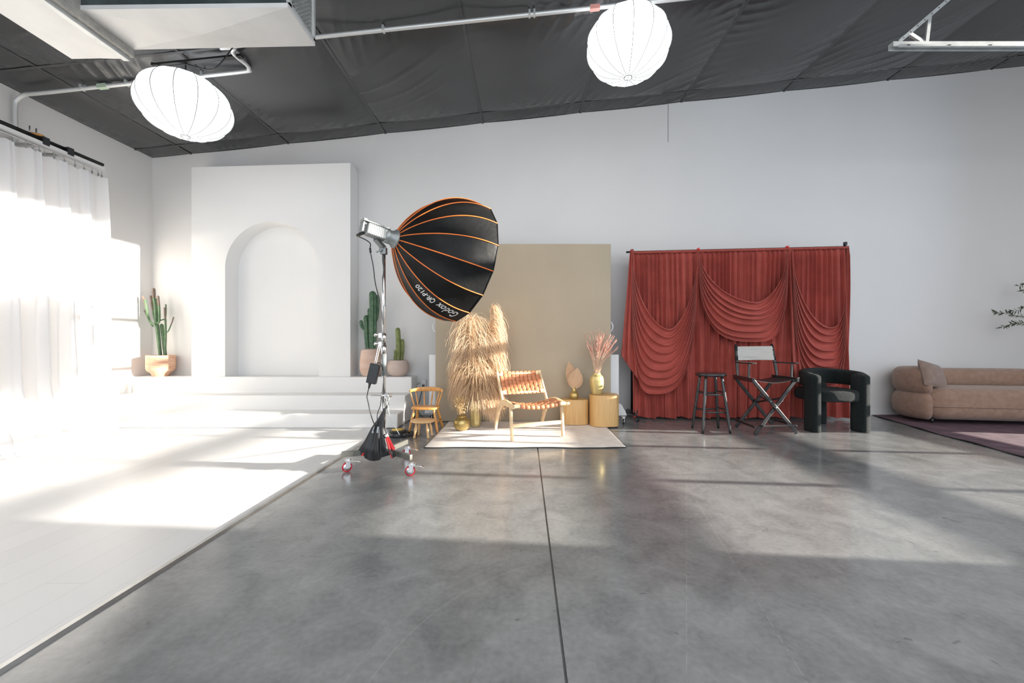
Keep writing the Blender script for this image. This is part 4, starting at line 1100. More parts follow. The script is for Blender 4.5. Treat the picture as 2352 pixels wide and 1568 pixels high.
# ------------------------------------------------------------ softbox stand
S0 = Vector((-1.235, 3.62, 0))
t = thing('light_stand', S0, 'chrome wheeled studio light stand with red braked casters', 'light stand')
zl = 0.155
ends = [(gr(797, 1083), 0.6), (gr(942, 1092), 0.2), (gr(933, 1051), 0.2)]
for e_, an in ends:
    d_ = Vector((e_.x-S0.x, e_.y-S0.y, 0)); e2 = S0+d_*(1.13 if e_.x < -1.4 else 1.04)
    MB().beam(S0+Vector((0, 0, zl)), e2+Vector((0, 0, zl)), 0.030, 0.045).build('base_leg', M['olivesteel'], t, bevel=0.003)
for e_, an in ends:
    caster(e_, t, 0.042, 'redwheel', 'chrome', True, an, plate=False)
px_ = (881.5-CX)*S0.y/F
PB = Vector((px_, S0.y, 0))
def pz(py): return H-(py-CY)*S0.y/F
def seg(name, ya, yb_, r, m_): return MB().tube([PB+Vector((0, 0, pz(ya))), PB+Vector((0, 0, pz(yb_)))], r, 20).build(name, M[m_], t)
seg('lower_pole', 1045, 905, 0.0175, 'chrome'); seg('middle_pole', 905, 780, 0.0165, 'chrome'); seg('upper_pole', 800, 575, 0.0155, 'chrome')
seg('pole_sleeve', 862, 812, 0.024, 'lightgrey')
for y0_, y1_, r in ((812, 792, 0.024), (783, 766, 0.021), (912, 904, 0.021)):
    c_ = seg('collar', y0_, y1_, r, 'chrome')
for py, sx_ in ((790, -1), (770, -1), (908, 1)):
    p = PB+Vector((0, 0, pz(py))); b = MB(); b.tube([p, p+Vector((sx_*0.06, -0.02, 0.006))], 0.007, 10); b.tube([p+Vector((sx_*0.055, -0.02, 0)), p+Vector((sx_*0.075, -0.022, 0.008))], [0.014, 0.017], 12); b.box(p+Vector((sx_*0.028, -0.008, 0)), (0.03, 0.022, 0.045))
    b.build('clamp_knob', M['chrome'], t, bevel=0.003)
b = MB(); p = PB+Vector((0, 0, pz(908)))
b.tube([p-Vector((0.11, 0, 0)), p], 0.004, 8); b.tube([p-Vector((0.02, 0, -0.03)), p-Vector((0.02, 0, 0.03))], 0.006, 8); b.build('locking_bar', M['steel'], t)
MB().lathe(S0+Vector((0, 0, 0.125)), [(0, 0), (0.05, 0), (0.055, 0.01), (0.055, 0.055), (0.03, 0.075), (0.02, 0.1)], 24).build('hub', M['steel'], t)
# ---- softbox: geometry solved from its rim
A0 = Vector((-1.161, 3.6, 2.041)); yaw, pit, dep, RR, roll = 0.693, -0.183, 0.709, 0.60, 0.279
axv = Vector((math.cos(pit)*math.cos(yaw), math.cos(pit)*math.sin(yaw), math.sin(pit))); sv = axv.cross(Vector((0, 0, 1))).normalized(); uv = sv.cross(axv)
def rp(u): return 0.075+(RR-0.075)*(1-(1-u)**2.35)**0.86
def SB(th, u, k=1.0):
    return A0+axv*(dep*(0.02+0.98*u))+(uv*math.cos(th)+sv*math.sin(th))*rp(u)*k
NR = 16
t = thing('softbox', A0, 'large black parabolic softbox with orange ribs aimed towards the beige backdrop', 'softbox')
b = MB()
for k in range(NR):
    ta = roll+k*2*PI/NR; tb = ta+2*PI/NR
    def pan(a, c, ta=ta, tb=tb):
        p = SB(ta, c).lerp(SB(tb, c), a); cen = A0+axv*(dep*(0.02+0.98*c)); dr = (p-cen)
        return cen+dr*(1-0.035*math.sin(PI*a)*math.sin(PI*min(1, c*1.02)))
    b.grid(pan, 4, 28)
b.build('fabric_shell', M['blackfab'], t)
b = MB()
for k in range(NR):
    ta = roll+k*2*PI/NR; tb = ta+2*PI/NR
    def lin_(a, c, ta=ta, tb=tb):
        p = SB(ta, c).lerp(SB(tb, c), a); cen = A0+axv*(dep*(0.02+0.98*c))
        return cen+(p-cen)*(0.975-0.035*math.sin(PI*a)*math.sin(PI*min(1, c*1.02)))
    b.grid(lin_, 4, 28)
b.build('silver_lining', mat('silver_lining', (0.6, 0.6, 0.6), 0.4, 0.6), t)
for k in range(NR):
    MB().tube([SB(roll+k*2*PI/NR, c/30, 1.004) for c in range(31)], 0.0048, 6).build('rib_piping', M['orange'], t, label='orange rib piping')
b = MB(); b.tube([SB(roll+k*2*PI/NR, 1.0, 1.0) for k in range(NR)], 0.006, 6, closed=True); b.build('rim', M['blackfab'], t)
MB().grid(lambda a, c: A0+axv*(dep*0.985)+(uv*math.cos(2*PI*a)+sv*math.sin(2*PI*a))*0.95*RR*c, 48, 6).build('diffuser', M['print'], t)
MB().lathe(A0+axv*0.0, [(0.0, -0.02), (0.06, -0.02), (0.085, 0.0), (0.085, 0.03), (0.06, 0.04)], 32, M=Matrix((uv, sv, axv)).transposed()).build('speed_ring', M['lightgrey'], t)
# printed lettering on the panel between ribs 6 and 7
def text_mesh(s_, size):
    c_ = bpy.data.curves.new('txt', 'FONT'); c_.body = s_; c_.size = size; c_.resolution_u = 4; c_.shear = 0.15; c_.offset = 0.018
    o_ = bpy.data.objects.new('txt', c_); COL.objects.link(o_); dg = bpy.context.evaluated_depsgraph_get(); me = bpy.data.meshes.new_from_object(o_.evaluated_get(dg))
    vs = [v.co.copy() for v in me.vertices]; fs = [tuple(p.vertices) for p in me.polygons]
    bpy.data.objects.remove(o_); bpy.data.meshes.remove(me); bpy.data.curves.remove(c_); return vs, fs
def put_text(s_, u_start, u_end, v0, v1, bold=0):
    vs, fs = text_mesh(s_, 1.0); w_ = max(v.x for v in vs); x0_ = min(v.x for v in vs); h_ = 0.72
    ta = roll+6*2*PI/NR; tb = roll+7*2*PI/NR; out = []
    for v in vs:
        uu = lerp(u_start, u_end, (v.x-x0_)/(w_-x0_)); vv = lerp(v0, v1, v.y/h_)
        p = SB(ta, uu).lerp(SB(tb, uu), vv); cen = A0+axv*(dep*(0.02+0.98*uu)); dr = p-cen
        out.append(cen+dr*(1-0.035*math.sin(PI*vv)*math.sin(PI*min(1, uu*1.02)))+dr.normalized()*0.006)
    MB().add(out, fs).build('lettering', M['print'], t, label='white printed lettering')
put_text('Godox', 0.90, 0.60, 0.26, 0.76)
put_text('QR-P120', 0.565, 0.31, 0.33, 0.70)
# ---- light head
t = thing('studio_light', A0-axv*0.1, 'grey metal studio light head mounted on the stand behind the softbox', 'studio light')
Mh = Matrix((axv, sv, uv)).transposed()   # columns: axis, side, up
def hd(a, s_, u_): return A0+axv*a+sv*s_+uv*u_
MB().lathe(hd(-0.085, 0, 0), [(0.045, -0.01), (0.058, 0), (0.062, 0.03), (0.062, 0.06), (0.078, 0.08), (0.078, 0.10)], 28, M=Matrix((uv, sv, axv)).transposed()).build('front_barrel', M['lightgrey'], t)
MB().box(hd(-0.165, 0, 0), (0.17, 0.10, 0.10), Mh).build('housing', M['lightgrey'], t, bevel=0.012)
b = MB()
for k in range(8): b.box(hd(-0.225+0.015*k, 0, 0), (0.005, 0.106, 0.088), Mh)
b.build('cooling_fins', M['steel'], t)
MB().box(hd(-0.165, 0, 0.062), (0.22, 0.07, 0.014), Mh).build('top_rail', M['lightgrey'], t, bevel=0.004)
b = MB(); b.box(hd(-0.28, 0, 0.06), (0.03, 0.11, 0.022), Mh); b.box(hd(-0.285, 0.0, 0.0), (0.014, 0.09, 0.085), Mh); b.box(hd(-0.265, 0, 0.04), (0.04, 0.02, 0.03), Mh); b.build('rear_handle', M['lightgrey'], t, bevel=0.004)
yt = PB+Vector((0, 0, pz(575)))
b = MB(); b.beam(hd(-0.15, -0.02, -0.05), yt+Vector((0, 0, 0.02)), 0.045, 0.035); b.box(yt+Vector((0, 0, -0.005)), (0.05, 0.05, 0.06)); b.box(yt+Vector((-0.03, 0, 0.03)), (0.018, 0.03, 0.07)); b.tube([yt+Vector((0.0, -0.03, 0)), yt+Vector((-0.045, -0.06, -0.03))], 0.008, 8)
b.build('yoke', M['lightgrey'], t, bevel=0.004)
pl = hd(-0.27, -0.045, -0.045)
b = MB(); b.tube([pl+Vector((0.03, 0, 0.012)), pl+Vector((-0.03, -0.01, -0.016))], 0.012, 12); b.build('power_plug', M['black'], t)
b = MB(); b.tube([pl+Vector((0.012, 0, 0.005)), pl+Vector((-0.004, -0.003, -0.003))], 0.0135, 12); b.tube([pl+Vector((-0.020, -0.007, -0.011)), pl+Vector((-0.024, -0.008, -0.013))], 0.013, 12); b.build('plug_rings', M['yellow'], t)
cab = pl+Vector((-0.03, -0.01, -0.016))
def sp(px, py, dY=0.0): return at(px, py, S0.y-0.05+dY)
b = MB(); b.tube(smoothpath([cab, sp(849, 557), sp(850, 575), sp(857, 610), sp(862, 650), sp(872, 690), sp(877, 715), sp(880, 745, 0.02)]), 0.0045, 8)
b.tube([sp(850, 570), sp(851, 580)], 0.009, 10)
tag(b.build('lamp_cable', M['black']), 'thin black cable running down from the studio light beside the pole', 'cable')
# power adapter
t = thing('power_adapter', sp(857, 858, -0.02), 'grey power adapter brick hanging from the light stand', 'power adapter')
ad = sp(857.5, 858, -0.03); Ra = Matrix.Rotation(math.radians(-13), 3, 'Y')
def adp(x, y, z): return ad+Ra @ Vector((x, y, z))
b = MB(); b.box(ad, (0.085, 0.045, 0.175), Matrix.Rotation(math.radians(13), 3, 'Y')); b.build('brick', M['black'], t, bevel=0.008)
b = MB(); b.tube([sp(866, 834, -.03), sp(864, 832, -.03), sp(872, 800, -.02), sp(876, 785, 0)], 0.004, 6); b.tube([sp(860, 836, -.03), sp(862, 826, -.03), sp(870, 790, -.02)], 0.004, 6); b.build('strap', M['print'], t)
b = MB(); b.tube([sp(850, 878, -.03), sp(847, 892, -.03)], [0.014, 0.007], 10); b.build('plug', M['black'], t)
b = MB(); b.tube(smoothpath([sp(866, 834, -.03), sp(872, 833, -.03), sp(877, 840, -.02), sp(879, 850, 0.02)]), 0.0045, 8)
b.tube(smoothpath([sp(847, 892, -.03), sp(843, 910, -.03), sp(846, 925, -.03), sp(850, 945, -.03), sp(856, 965, -.03), sp(861, 978, -.05), sp(858, 990, -.05)]), 0.0045, 8)
b.tube(smoothpath([sp(876, 908, -.03), sp(874, 930, -.03), sp(867, 950, -.03), sp(866, 970, -.05), sp(861, 985, -.05)]), 0.004, 8)
tag(b.build('adapter_cable', M['black']), 'black cables looping from the adapter brick down to the sandbag', 'cable')
b = MB(); b.tube(smoothpath([sp(884, 910, -.03), sp(889, 922, -.03), sp(893, 945, -.02), sp(898, 965, 0.0), sp(910, 985, 0.1), gr(918, 1004)+Vector((0, 0, .02)), gr(921, 1014)+Vector((0, 0, .006)), gr(912, 1022)+Vector((0, 0, .006)), gr(900, 1028)+Vector((0, 0, .006))]), 0.003, 7)
b.tube([Vector((p.x, p.y, p.z)) for p in [sp(888, 915, -.03)+Vector((0.022*math.cos(a), 0, 0.03*math.sin(a))) for a in [2*PI*k/16 for k in range(17)]]], 0.003, 6)
tag(b.build('white_cord', M['conduit']), 'thin pale cord coiled on the pole and running to the cable reel', 'cord')
# sandbag: pleated skirt like black nylon bag
t = thing('sandbag', S0+Vector((-0.03, -0.05, 0.1)), 'black nylon sandbag slung over the base of the light stand', 'sandbag')
def bagf(u, v):   # v 0 top .. 1 bottom
    a = u*2*PI
    z = lerp(pz(935)-0.0, 0.115, v)
    w_ = interp([(0, 0.012), (0.2, 0.028), (0.45, 0.065), (0.7, 0.105), (0.9, 0.140), (1, 0.145)], v); d_ = interp([(0, 0.012), (0.4, 0.035), (0.8, 0.065), (1, 0.055)], v)
    fold = 1+0.16*v*math.sin(a*9+2*math.sin(3*v))+0.10*v*math.sin(a*14+1)
    cxo = interp([(0, 0.03), (0.4, -0.03), (1, -0.05)], v)
    zz_ = z-0.035*v*math.cos(a*1.0+PI)*0-0.030*v**3*(1-abs(math.cos(a)))+0.03*v**3*abs(math.cos(a))
    return Vector((PB.x+cxo+w_*math.cos(a)*fold, S0.y-0.055+d_*math.sin(a)*fold, zz_))
b = MB(); b.grid(bagf, 110, 30)
bc = len(b.v); ring = [bagf(k/110, 1) for k in range(110)]; cen = sum(ring, Vector())/110
b.add(ring+[cen], [(k, (k+1) % 110, 110) for k in range(110)], True)
b.build('bag_body', M['bagfab'], t)
b = MB(); b.tube(smoothpath([bagf(0.25, 0.05), PB+Vector((0.05, -0.03, pz(925))), PB+Vector((0.03, -0.03, pz(915)))]), 0.009, 8); b.build('strap', M['bagfab'], t)
b = MB()
for s_ in (-0.02, 0.02): b.beam(bagf(0.73, 0.36)+Vector((s_*0.7, -0.006, 0)), bagf(0.73, 0.48)+Vector((s_*1.1, -0.008, 0)), 0.016, 0.005, up=(0, -1, 0))
b.build('webbing_tab', M['lightgrey'], t)
MB().beam(sp(832, 1046, -.05), sp(836, 1040, -.05), 0.02, 0.014).build('red_pull', M['red'], t, bevel=0.003)
# red spring clamp hung on the base
t = thing('spring_clamp', sp(895, 1050, -.06), 'red and black spring clamps hanging on the light stand base', 'clamp')
b = MB(); b.beam(sp(889, 1003, -.05), sp(905, 1033, -.08), 0.022, 0.02); b.beam(sp(888, 1006, -.07), sp(902, 1052, -.09), 0.02, 0.018); b.build('handles', M['red'], t, bevel=0.005)
b = MB(); b.beam(sp(896, 1030, -.08), sp(905, 1050, -.10), 0.03, 0.01); b.build('jaw', M['black'], t, bevel=0.003)
MB().tube([sp(886, 998, -.03), sp(890, 1004, -.03)], 0.016, 12).build('pivot', M['white'], t)
# cable reel
rc = Vector((-1.515, 4.83, 0))
t = thing('cable_reel', rc, 'black cable reel with a yellow label on the floor beside the platform', 'cable reel')
MB().lathe(rc, [(0, 0.0), (0.095, 0.0), (0.105, 0.01), (0.105, 0.035), (0.09, 0.045), (0.09, 0.055), (0.1, 0.06), (0.1, 0.072), (0.085, 0.08), (0, 0.08)], 32).build('drum', M['black'], t)
MB().lathe(rc, [(0, 0.079), (0.072, 0.079), (0.072, 0.084), (0, 0.084)], 24).build('label_disc', M['yellow'], t)
b = MB(); pts_ = []
for k in range(150):
    a = k*0.2; r = 0.11+0.03*math.sin(k*0.37)+0.012*math.sin(k*1.1); pts_.append(rc+Vector((0.09+r*math.cos(a)*1.0, 0.03+r*math.sin(a)*0.9, 0.012+0.022*(0.5+0.5*math.sin(k*0.9)))))
b.tube(pts_, 0.0055, 7)
tag(b.build('coiled_cable', M['black']), 'loosely coiled black cable lying around the reel', 'cable')

# ------------------------------------------------------------ curtain stand with rust velvet drapes
Ys_ = 5.86
cz0 = H-(578-CY)*Ys_/F; cz1 = H-(566-CY)*Ys_/F; cxa = (1447-CX)*Ys_/F; cxb = (1948-CX)*Ys_/F
t = thing('curtain_stand', ((cxa+cxb)/2, Ys_, 0), 'black pipe stand on casters holding the rust red drapes', 'curtain stand')
def barz(x): return lerp(cz0, cz1, (x-cxa)/(cxb-cxa))
MB().tube([(cxa-0.05, Ys_+0.02, barz(cxa-0.05)), (cxb+0.02, Ys_+0.02, barz(cxb+0.02))], 0.014, 12).build('crossbar', M['blackmetal'], t)
for x, zt in ((cxa+0.04, cz0+0.02), (cxb-0.01, cz1+0.05)):
    MB().tube([(x, Ys_+0.05, 0.10), (x, Ys_+0.05, zt)], 0.017, 12).build('upright', M['blackmetal'], t)
    MB().box((x, Ys_+0.04, zt), (0.035, 0.04, 0.05)).build('corner_clamp', M['blackmetal'], t, bevel=0.004)
    xo = 0.0
    b = MB()
    if x < 3:
        b.beam((x, Ys_-0.17, 0.10), (x, Ys_+0.27, 0.10), 0.04, 0.03); b.beam((x-0.08, Ys_+0.05, 0.11), (x+0.08, Ys_+0.05, 0.11), 0.05, 0.05); b.build('foot', M['blackmetal'], t, bevel=0.004)
        caster((x+0.02, Ys_-0.17, 0), t, 0.030, 'black', 'blackmetal', ang=0.3); caster((x-0.09, Ys_+0.14, 0), t, 0.030, 'black', 'blackmetal', ang=0.3)
    else:
        b.beam((x, Ys_+0.05, 0.11), (x+0.22, Ys_-0.02, 0.11), 0.04, 0.025); b.beam((x, Ys_+0.05, 0.11), (x-0.2, Ys_+0.2, 0.11), 0.04, 0.025); b.build('foot', M['steel'], t, bevel=0.004)
        b = MB(); b.extrude([(x, Ys_+0.02, 0.12), (x+0.20, Ys_-0.04, 0.12), (x+0.02, Ys_+0.02, 0.26)], (0, 0.006, 0)); b.build('gusset', M['steel'], t)
        caster((x+0.22, Ys_-0.02, 0), t, 0.030, 'black', 'blackmetal', ang=0.3); caster((x-0.2, Ys_+0.2, 0), t, 0.030, 'black', 'blackmetal', ang=0.3)
for x in (cxa+0.02, (1603-CX)*Ys_/F, (1807-CX)*Ys_/F):
    MB().box((x, Ys_-0.01, barz(x)+0.012), (0.03, 0.05, 0.03)).build('red_clip', M['red'], t, bevel=0.006)
# pleated back curtain
t = thing('pleated_curtain', ((cxa+cxb)/2, Ys_, 0.02), 'full-width pleated rust velvet curtain behind the draped swags', 'curtain')
def pleat(x, s):
    n1 = noise.noise(Vector((x*1.7, 0, 0))); n2 = noise.noise(Vector((x*6, 5, 0)))
    return n1, n2
def pcf(u, v):
    x = lerp(cxa+0.02, cxb+0.04, u); zt = barz(x)-0.005
    z = lerp(zt, 0.030+0.012*math.sin(x*23), v**1.0)
    n1 = noise.noise(Vector((x*1.7, 0.3*v, 0))); n2 = noise.noise(Vector((x*5.5, 0.4*v, 3)))
    ph = x*2*PI*13+9*n1+3.2*n2
    hi = 0.032*math.sin(ph)+0.008*math.sin(ph*2.1+2)
    lo = 0.040*math.sin(ph*0.5+1.0+2*n1)+0.016*math.sin(ph+1)
    k = sstep(0.15, 0.8, v)
    d = lerp(hi, lo+0.4*hi, k)*lerp(0.5, 1, sstep(0, 0.06, v))
    xx = x+0.006*math.cos(ph)*(1-k)+0.012*math.cos(ph*0.5)*k
    return Vector((xx, Ys_+0.04-d-0.03*v, z))
b = MB(); b.grid(pcf, 1500, 36); b.build('curtain_panel', M['velvet'], t)
b = MB(); b.grid(lambda u, v: Vector((lerp(cxa+0.02, cxb+0.01, u), Ys_+0.01+0.017*math.cos(2*PI*v)+0.003*math.sin(u*600), barz(lerp(cxa, cxb, u))-0.010+0.017*math.sin(2*PI*v))), 900, 8); b.build('rod_pocket', M['velvet'], t)
# swags, given in the zoomed frame: px = 1400+x/3.136, py = 540+y/3.136
def cp(x, y, Y): return at(1400+x/3.136, 540+y/3.136, Y)
def swag(label, L_, R_, up, lo, pu, pl_, nf, dep_, seed, tail=None):
    """up/lo = lowest points of the upper and lower edge; pu/pl_ = (left, right) fullness exponents"""
    tt = thing('draped_swag', cp((L_[0]+R_[0])/2, lo[1], Ys_-0.1), label, 'drape')
    b = MB()
    def fn(s_, q_):
        # q_ 0 upper edge .. 1 lower edge ; s_ -1..1 left anchor to right anchor
        s2 = s_*2-1
        bx = lerp(up[0], lo[0], q_); by = lerp(up[1], lo[1], q_**0.95)
        if s2 < 0:
            k = -s2; Lx = L_[0]+(L_[2] if len(L_) > 2 else 0)*q_; Ly = L_[1]; p_ = lerp(pu[0], pl_[0], q_)
        else:
            k = s2; Lx = R_[0]+(R_[2] if len(R_) > 2 else 0)*q_; Ly = R_[1]; p_ = lerp(pu[1], pl_[1], q_)
        # superellipse style U: angle parametrised for even spacing
        a = k*PI/2; ex_ = 2/p_
        xx = math.sin(a)**(ex_ if p_ > 1 else 1) ; yy = 1-math.cos(a)**(ex_*1.0)
        yy = 1-(math.cos(a))**(2/p_); xx = math.sin(a)**(2/p_)
        x = lerp(bx, Lx, min(1, xx)); y = lerp(by, Ly, yy)
        full = math.cos(a)**0.5 if a < PI/2-1e-6 else 0.0
        n_ = noise.noise(Vector((s2*1.6, q_*3, seed)))
        ph = 2*PI*(nf*q_**0.85)+2.2*n_+0.6*s2
        w_ = math.sin(ph)+0.35*math.sin(2*ph+0.8)
        amp = 0.030*(0.25+0.75*full)*(1-0.25*q_)
        d = dep_*(0.35+0.65*full)*(0.55+0.45*math.sin(PI*min(1, 0.15+q_*0.9)))+amp*w_
        y += 16*math.sin(ph+1.2)*full*(1 if 0.02 < q_ < 0.98 else 0.3)
        Y = Ys_-0.045-d
        return cp(x, y, Y)
    b.grid(fn, 96, 110); b.build('swag_cloth', M['velvet'], tt, solid=0.003)
    for tl in (tail or []):
        (xt, yt_), pts_l, pts_r, botl, nfo, dd = tl
        def tf(u, v):
            y = lerp(yt_, lerp(botl[0], botl[1], u), v)
            xl = interp(pts_l, y); xr = interp(pts_r, y); x = lerp(xl, xr, u)
            n_ = noise.noise(Vector((u*2, v*1.5, seed+3)))
            return cp(x, y, Ys_-dd-0.028*math.sin(2*PI*nfo*u+1.5*n_)*min(1, 0.2+v*1.3)-0.02*v)
        b = MB(); b.grid(tf, 60, 40); b.build('tail', M['velvet'], tt, solid=0.003)
    return tt
swag('left rust velvet swag hanging lowest, with a stepped tail at the curtain edge', (158, 108, 0), (640, 108, -8), (430, 672), (335, 1140), (1.75, 1.7), (3.6, 2.9), 8, 0.12, 1.0,
     [((158, 108), [(108, 148), (400, 125), (860, 84), (1100, 80)], [(108, 175), (400, 200), (860, 215), (1100, 240)], (862, 1075), 3, 0.07)])
swag('middle rust velvet swag looped highest above the wooden chairs', (642, 108, 0), (1288, 100, 0), (1045, 480), (1060, 764), (1.75, 1.8), (3.1, 3.2), 7, 0.14, 2.0,
     None)
swag('right rust velvet swag hanging behind the boucle armchair', (1316, 104, 6), (1712, 104, 0), (1590, 660), (1590, 1112), (1.75, 2.9), (3.4, 3.6), 8, 0.12, 3.0,
     [((1310, 104), [(104, 1292), (500, 1300), (900, 1318), (1085, 1345)], [(104, 1320), (500, 1372), (900, 1400), (1140, 1420)], (1085, 1140), 2, 0.08)])

# ------------------------------------------------------------ bar stool
B0 = Vector((2.355, 5.125, 0))
t = thing('bar_stool', B0, 'round black wooden bar stool left of the folding director chair', 'stool')
MB().lathe(B0, [(0, 0.695), (0.165, 0.695), (0.182, 0.705), (0.186, 0.72), (0.180, 0.733), (0.16, 0.737), (0, 0.732)], 44).build('seat', M['blackwood'], t)
lt = lambda sx_, sy_: B0+Vector((sx_*0.098, sy_*0.085, 0.70)); lb = lambda sx_, sy_: B0+Vector((sx_*0.170, sy_*0.155, 0))
for sx_ in (-1, 1):
    for sy_ in (-1, 1):
        b = MB(); spindle(b, lt(sx_, sy_), lb(sx_, sy_), 0.0185, [(0, .8), (.1, 1.0), (.8, 1.0), (1, .8)], 14); b.build('leg', M['blackwood'], t)
for z, dz in ((0.47, 0.025), (0.255, 0.025)):
    k = 1-z/0.70
    for sgn in (-1, 1):
        a = lb(-1, sgn).lerp(lt(-1, sgn), z/0.70); c = lb(1, sgn).lerp(lt(1, sgn), z/0.70); MB().tube([a, (a+c)/2, c], [0.009, 0.012, 0.009], 10).build('rung', M['blackwood'], t)
        z2 = z+dz; a = lb(sgn, -1).lerp(lt(sgn, -1), z2/0.70); c = lb(sgn, 1).lerp(lt(sgn, 1), z2/0.70); MB().tube([a, (a+c)/2, c], [0.009, 0.012, 0.009], 10).build('rung', M['blackwood'], t)

# ------------------------------------------------------------ director chair
FA, FB, FC, FD = gr(1689, 981), gr(1735, 1000), gr(1779, 981), gr(1829, 996)
t = thing('director_chair', (FA+FD)/2, 'tall black folding director chair with cream canvas back', 'chair')
zr = 0.66
ux = ((FD-FB)+(FC-FA)).normalized(); vy = Vector((-ux.y, ux.x, 0))
TB = FB+Vector((0, 0, zr))-ux*0.035; TD = FD+Vector((0, 0, zr)); TA = FA+Vector((0, 0, zr)); TC = FC+Vector((0, 0, zr))
for (a, c) in ((FB, TD), (FD, TB), (FA, TC), (FC, TA)):
    off = vy*(0.012 if (a is FB or a is FC) else -0.012)
    MB().beam(a+off+Vector((0, 0, 0.01)), c+off, 0.020, 0.040, up=tuple(vy.cross((c-a).normalized()))).build('crossed_leg', M['blackwood'], t, bevel=0.003)
for f_, bk in ((TB, TA), (TD, TC)):
    d_ = (bk-f_); d_.z = 0; d_.normalize()
    MB().beam(f_-d_*0.03+Vector((0, 0, 0.005)), bk+d_*0.04+Vector((0, 0, 0.005)), 0.03, 0.055).build('seat_rail', M['blackwood'], t, bevel=0.004)
for f_, bk in ((FB, FA), (FD, FC)):
    MB().beam(f_+Vector((0, 0, 0.10)), bk+Vector((0, 0, 0.10)), 0.02, 0.028).build('lower_rail', M['blackwood'], t, bevel=0.003)
# footrest slat at the front
MB().beam(FB.lerp(TD, 0.15)+Vector((-0.02, -0.03, 0.02)), FD.lerp(TB, 0.15)+Vector((0.03, -0.03, 0.02)), 0.06, 0.018).build('footrest', M['blackwood'], t, bevel=0.003)
MB().beam(FA.lerp(TC, 0.62), FD.lerp(TB, 0.62)+Vector((0, 0, 0.0)), 0.012, 0.02).build('brace', M['blackwood'], t)
MB().beam(FB.lerp(TD, 0.66)+Vector((0, 0.03, 0)), FC.lerp(TA, 0.50)+Vector((0, 0.0, 0)), 0.012, 0.022).build('brace', M['blackwood'], t)
# arms + posts
za = 0.865
armL0 = at(1692, 830, 5.20); armL1 = at(1733, 834, 4.87); armR0 = at(1777, 829, 5.25); armR1 = at(1832, 830, 4.95)
for a, c in ((armL0, armL1), (armR0, armR1)):
    a = Vector((a.x, a.y, za)); c = Vector((c.x, c.y, za)); MB().beam(a, c, 0.052, 0.018).build('armrest', M['blackwood'], t, bevel=0.005)
for f_, bk, arm1 in ((TB, TA, armL1), (TD, TC, armR1)):
    pf = f_.lerp(bk, 0.22); b = MB(); top = Vector((arm1.x+(pf.x-arm1.x)*0.5, pf.y, za)); spindle(b, pf, top, 0.015, [(0, 1), (1, .9)], 12); b.build('arm_post', M['blackwood'], t)
for bk, ptop in ((TA, at(1690, 791, 5.38)), (TC, at(1772, 790, 5.40))):
    b = MB(); pa = bk+Vector((0, -0.06, 0)); spindle(b, pa, ptop, 0.017, [(0, .85), (.3, 1.2), (1, .95)], 12); b.build('back_post', M['blackwood'], t)
pL0, pL1 = TA+Vector((0, -0.06, 0)), at(1690, 791, 5.38); pR0, pR1 = TC+Vector((0, -0.06, 0)), at(1772, 790, 5.40)
def canv(u, v):
    s_ = lerp(0.52, 0.94, v); a = pL0.lerp(pL1, s_); c = pR0.lerp(pR1, s_); p = a.lerp(c, u)
    bow = 0.035*math.sin(PI*u); wr = 0.008*math.sin(9*v+4*u)*math.sin(PI*u)+0.004*noise.noise(Vector((u*4, v*9, 1)))
    return p+vy*(bow+wr)-vy*0.0+Vector((0, -0.019, 0))
MB().grid(canv, 40, 24).build('canvas_back', M['cream_canvas'], t, solid=0.003)
for pa, pb_ in ((pL0, pL1), (pR0, pR1)):
    b = MB(); b.tube([pa.lerp(pb_, 0.50), pa.lerp(pb_, 0.955)], 0.021, 14); b.build('canvas_sleeve', M['black'], t, label='dark canvas sleeve')
def seatc(u, v):
    a = TB.lerp(TA, lerp(-0.02, 1.0, v)); c = TD.lerp(TC, lerp(-0.02, 1.0, v)); p = a.lerp(c, u); return p+Vector((0, 0, 0.012-0.045*math.sin(PI*u)))
MB().grid(seatc, 30, 10).build('canvas_seat', M['black'], t, solid=0.004)
b = MB()
for a, c in ((FB, TD), (FD, TB)):
    for k in (0.5, 0.62): b.lathe(a.lerp(c, k)-vy*0.024, [(0, 0), (0.007, 0), (0.007, 0.003), (0, 0.003)], 10, M=Matrix((ux, Vector((0, 0, 1)), -vy)).transposed())
b.build('bolts', M['steel'], t)

# ------------------------------------------------------------ boucle armchair
t = thing('boucle_armchair', (4.05, 5.25, 0), 'black boucle barrel armchair with three thick legs beside the director chair', 'armchair')
plan = [(3.62, 5.06), (3.63, 5.18), (3.70, 5.36), (3.84, 5.54), (4.06, 5.63), (4.26, 5.57), (4.34, 5.40), (4.31, 5.20), (4.235, 5.06)]
# band: leg up, over arm, around the back, and down again, as one swept loop
pp = smoothpath([Vector((x, y, 0)) for x, y in plan], 8)
m_ = len(pp)
tot = []
hts = [interp([(0, 0.625), (0.15, 0.645), (0.5, 0.665), (0.85, 0.645), (1, 0.625)], i/(m_-1)) for i in range(m_)]
b = MB(); vs = []; secn = None
for i, p in enumerate(pp):
    d = (pp[min(i+1, m_-1)]-pp[max(i-1, 0)]); d.normalize(); sx_ = Vector((d.y, -d.x, 0)); hh = 0.105-0.012*abs(i/(m_-1)-0.5)*2
    edge_k = min(i, m_-1-i); rs_ = 1.0 if edge_k > 2 else (0.72, 0.90, 0.97)[edge_k]
    sec_ = rrect(0.115*rs_, 2*hh*rs_, 0.045*rs_, 4); secn = len(sec_)
    for a, c in sec_: vs.append(Vector((p.x+sx_.x*a, p.y+sx_.y*a, hts[i]+c)))
fs = [(i*secn+k, i*secn+(k+1) % secn, (i+1)*secn+(k+1) % secn, (i+1)*secn+k) for i in range(m_-1) for k in range(secn)]
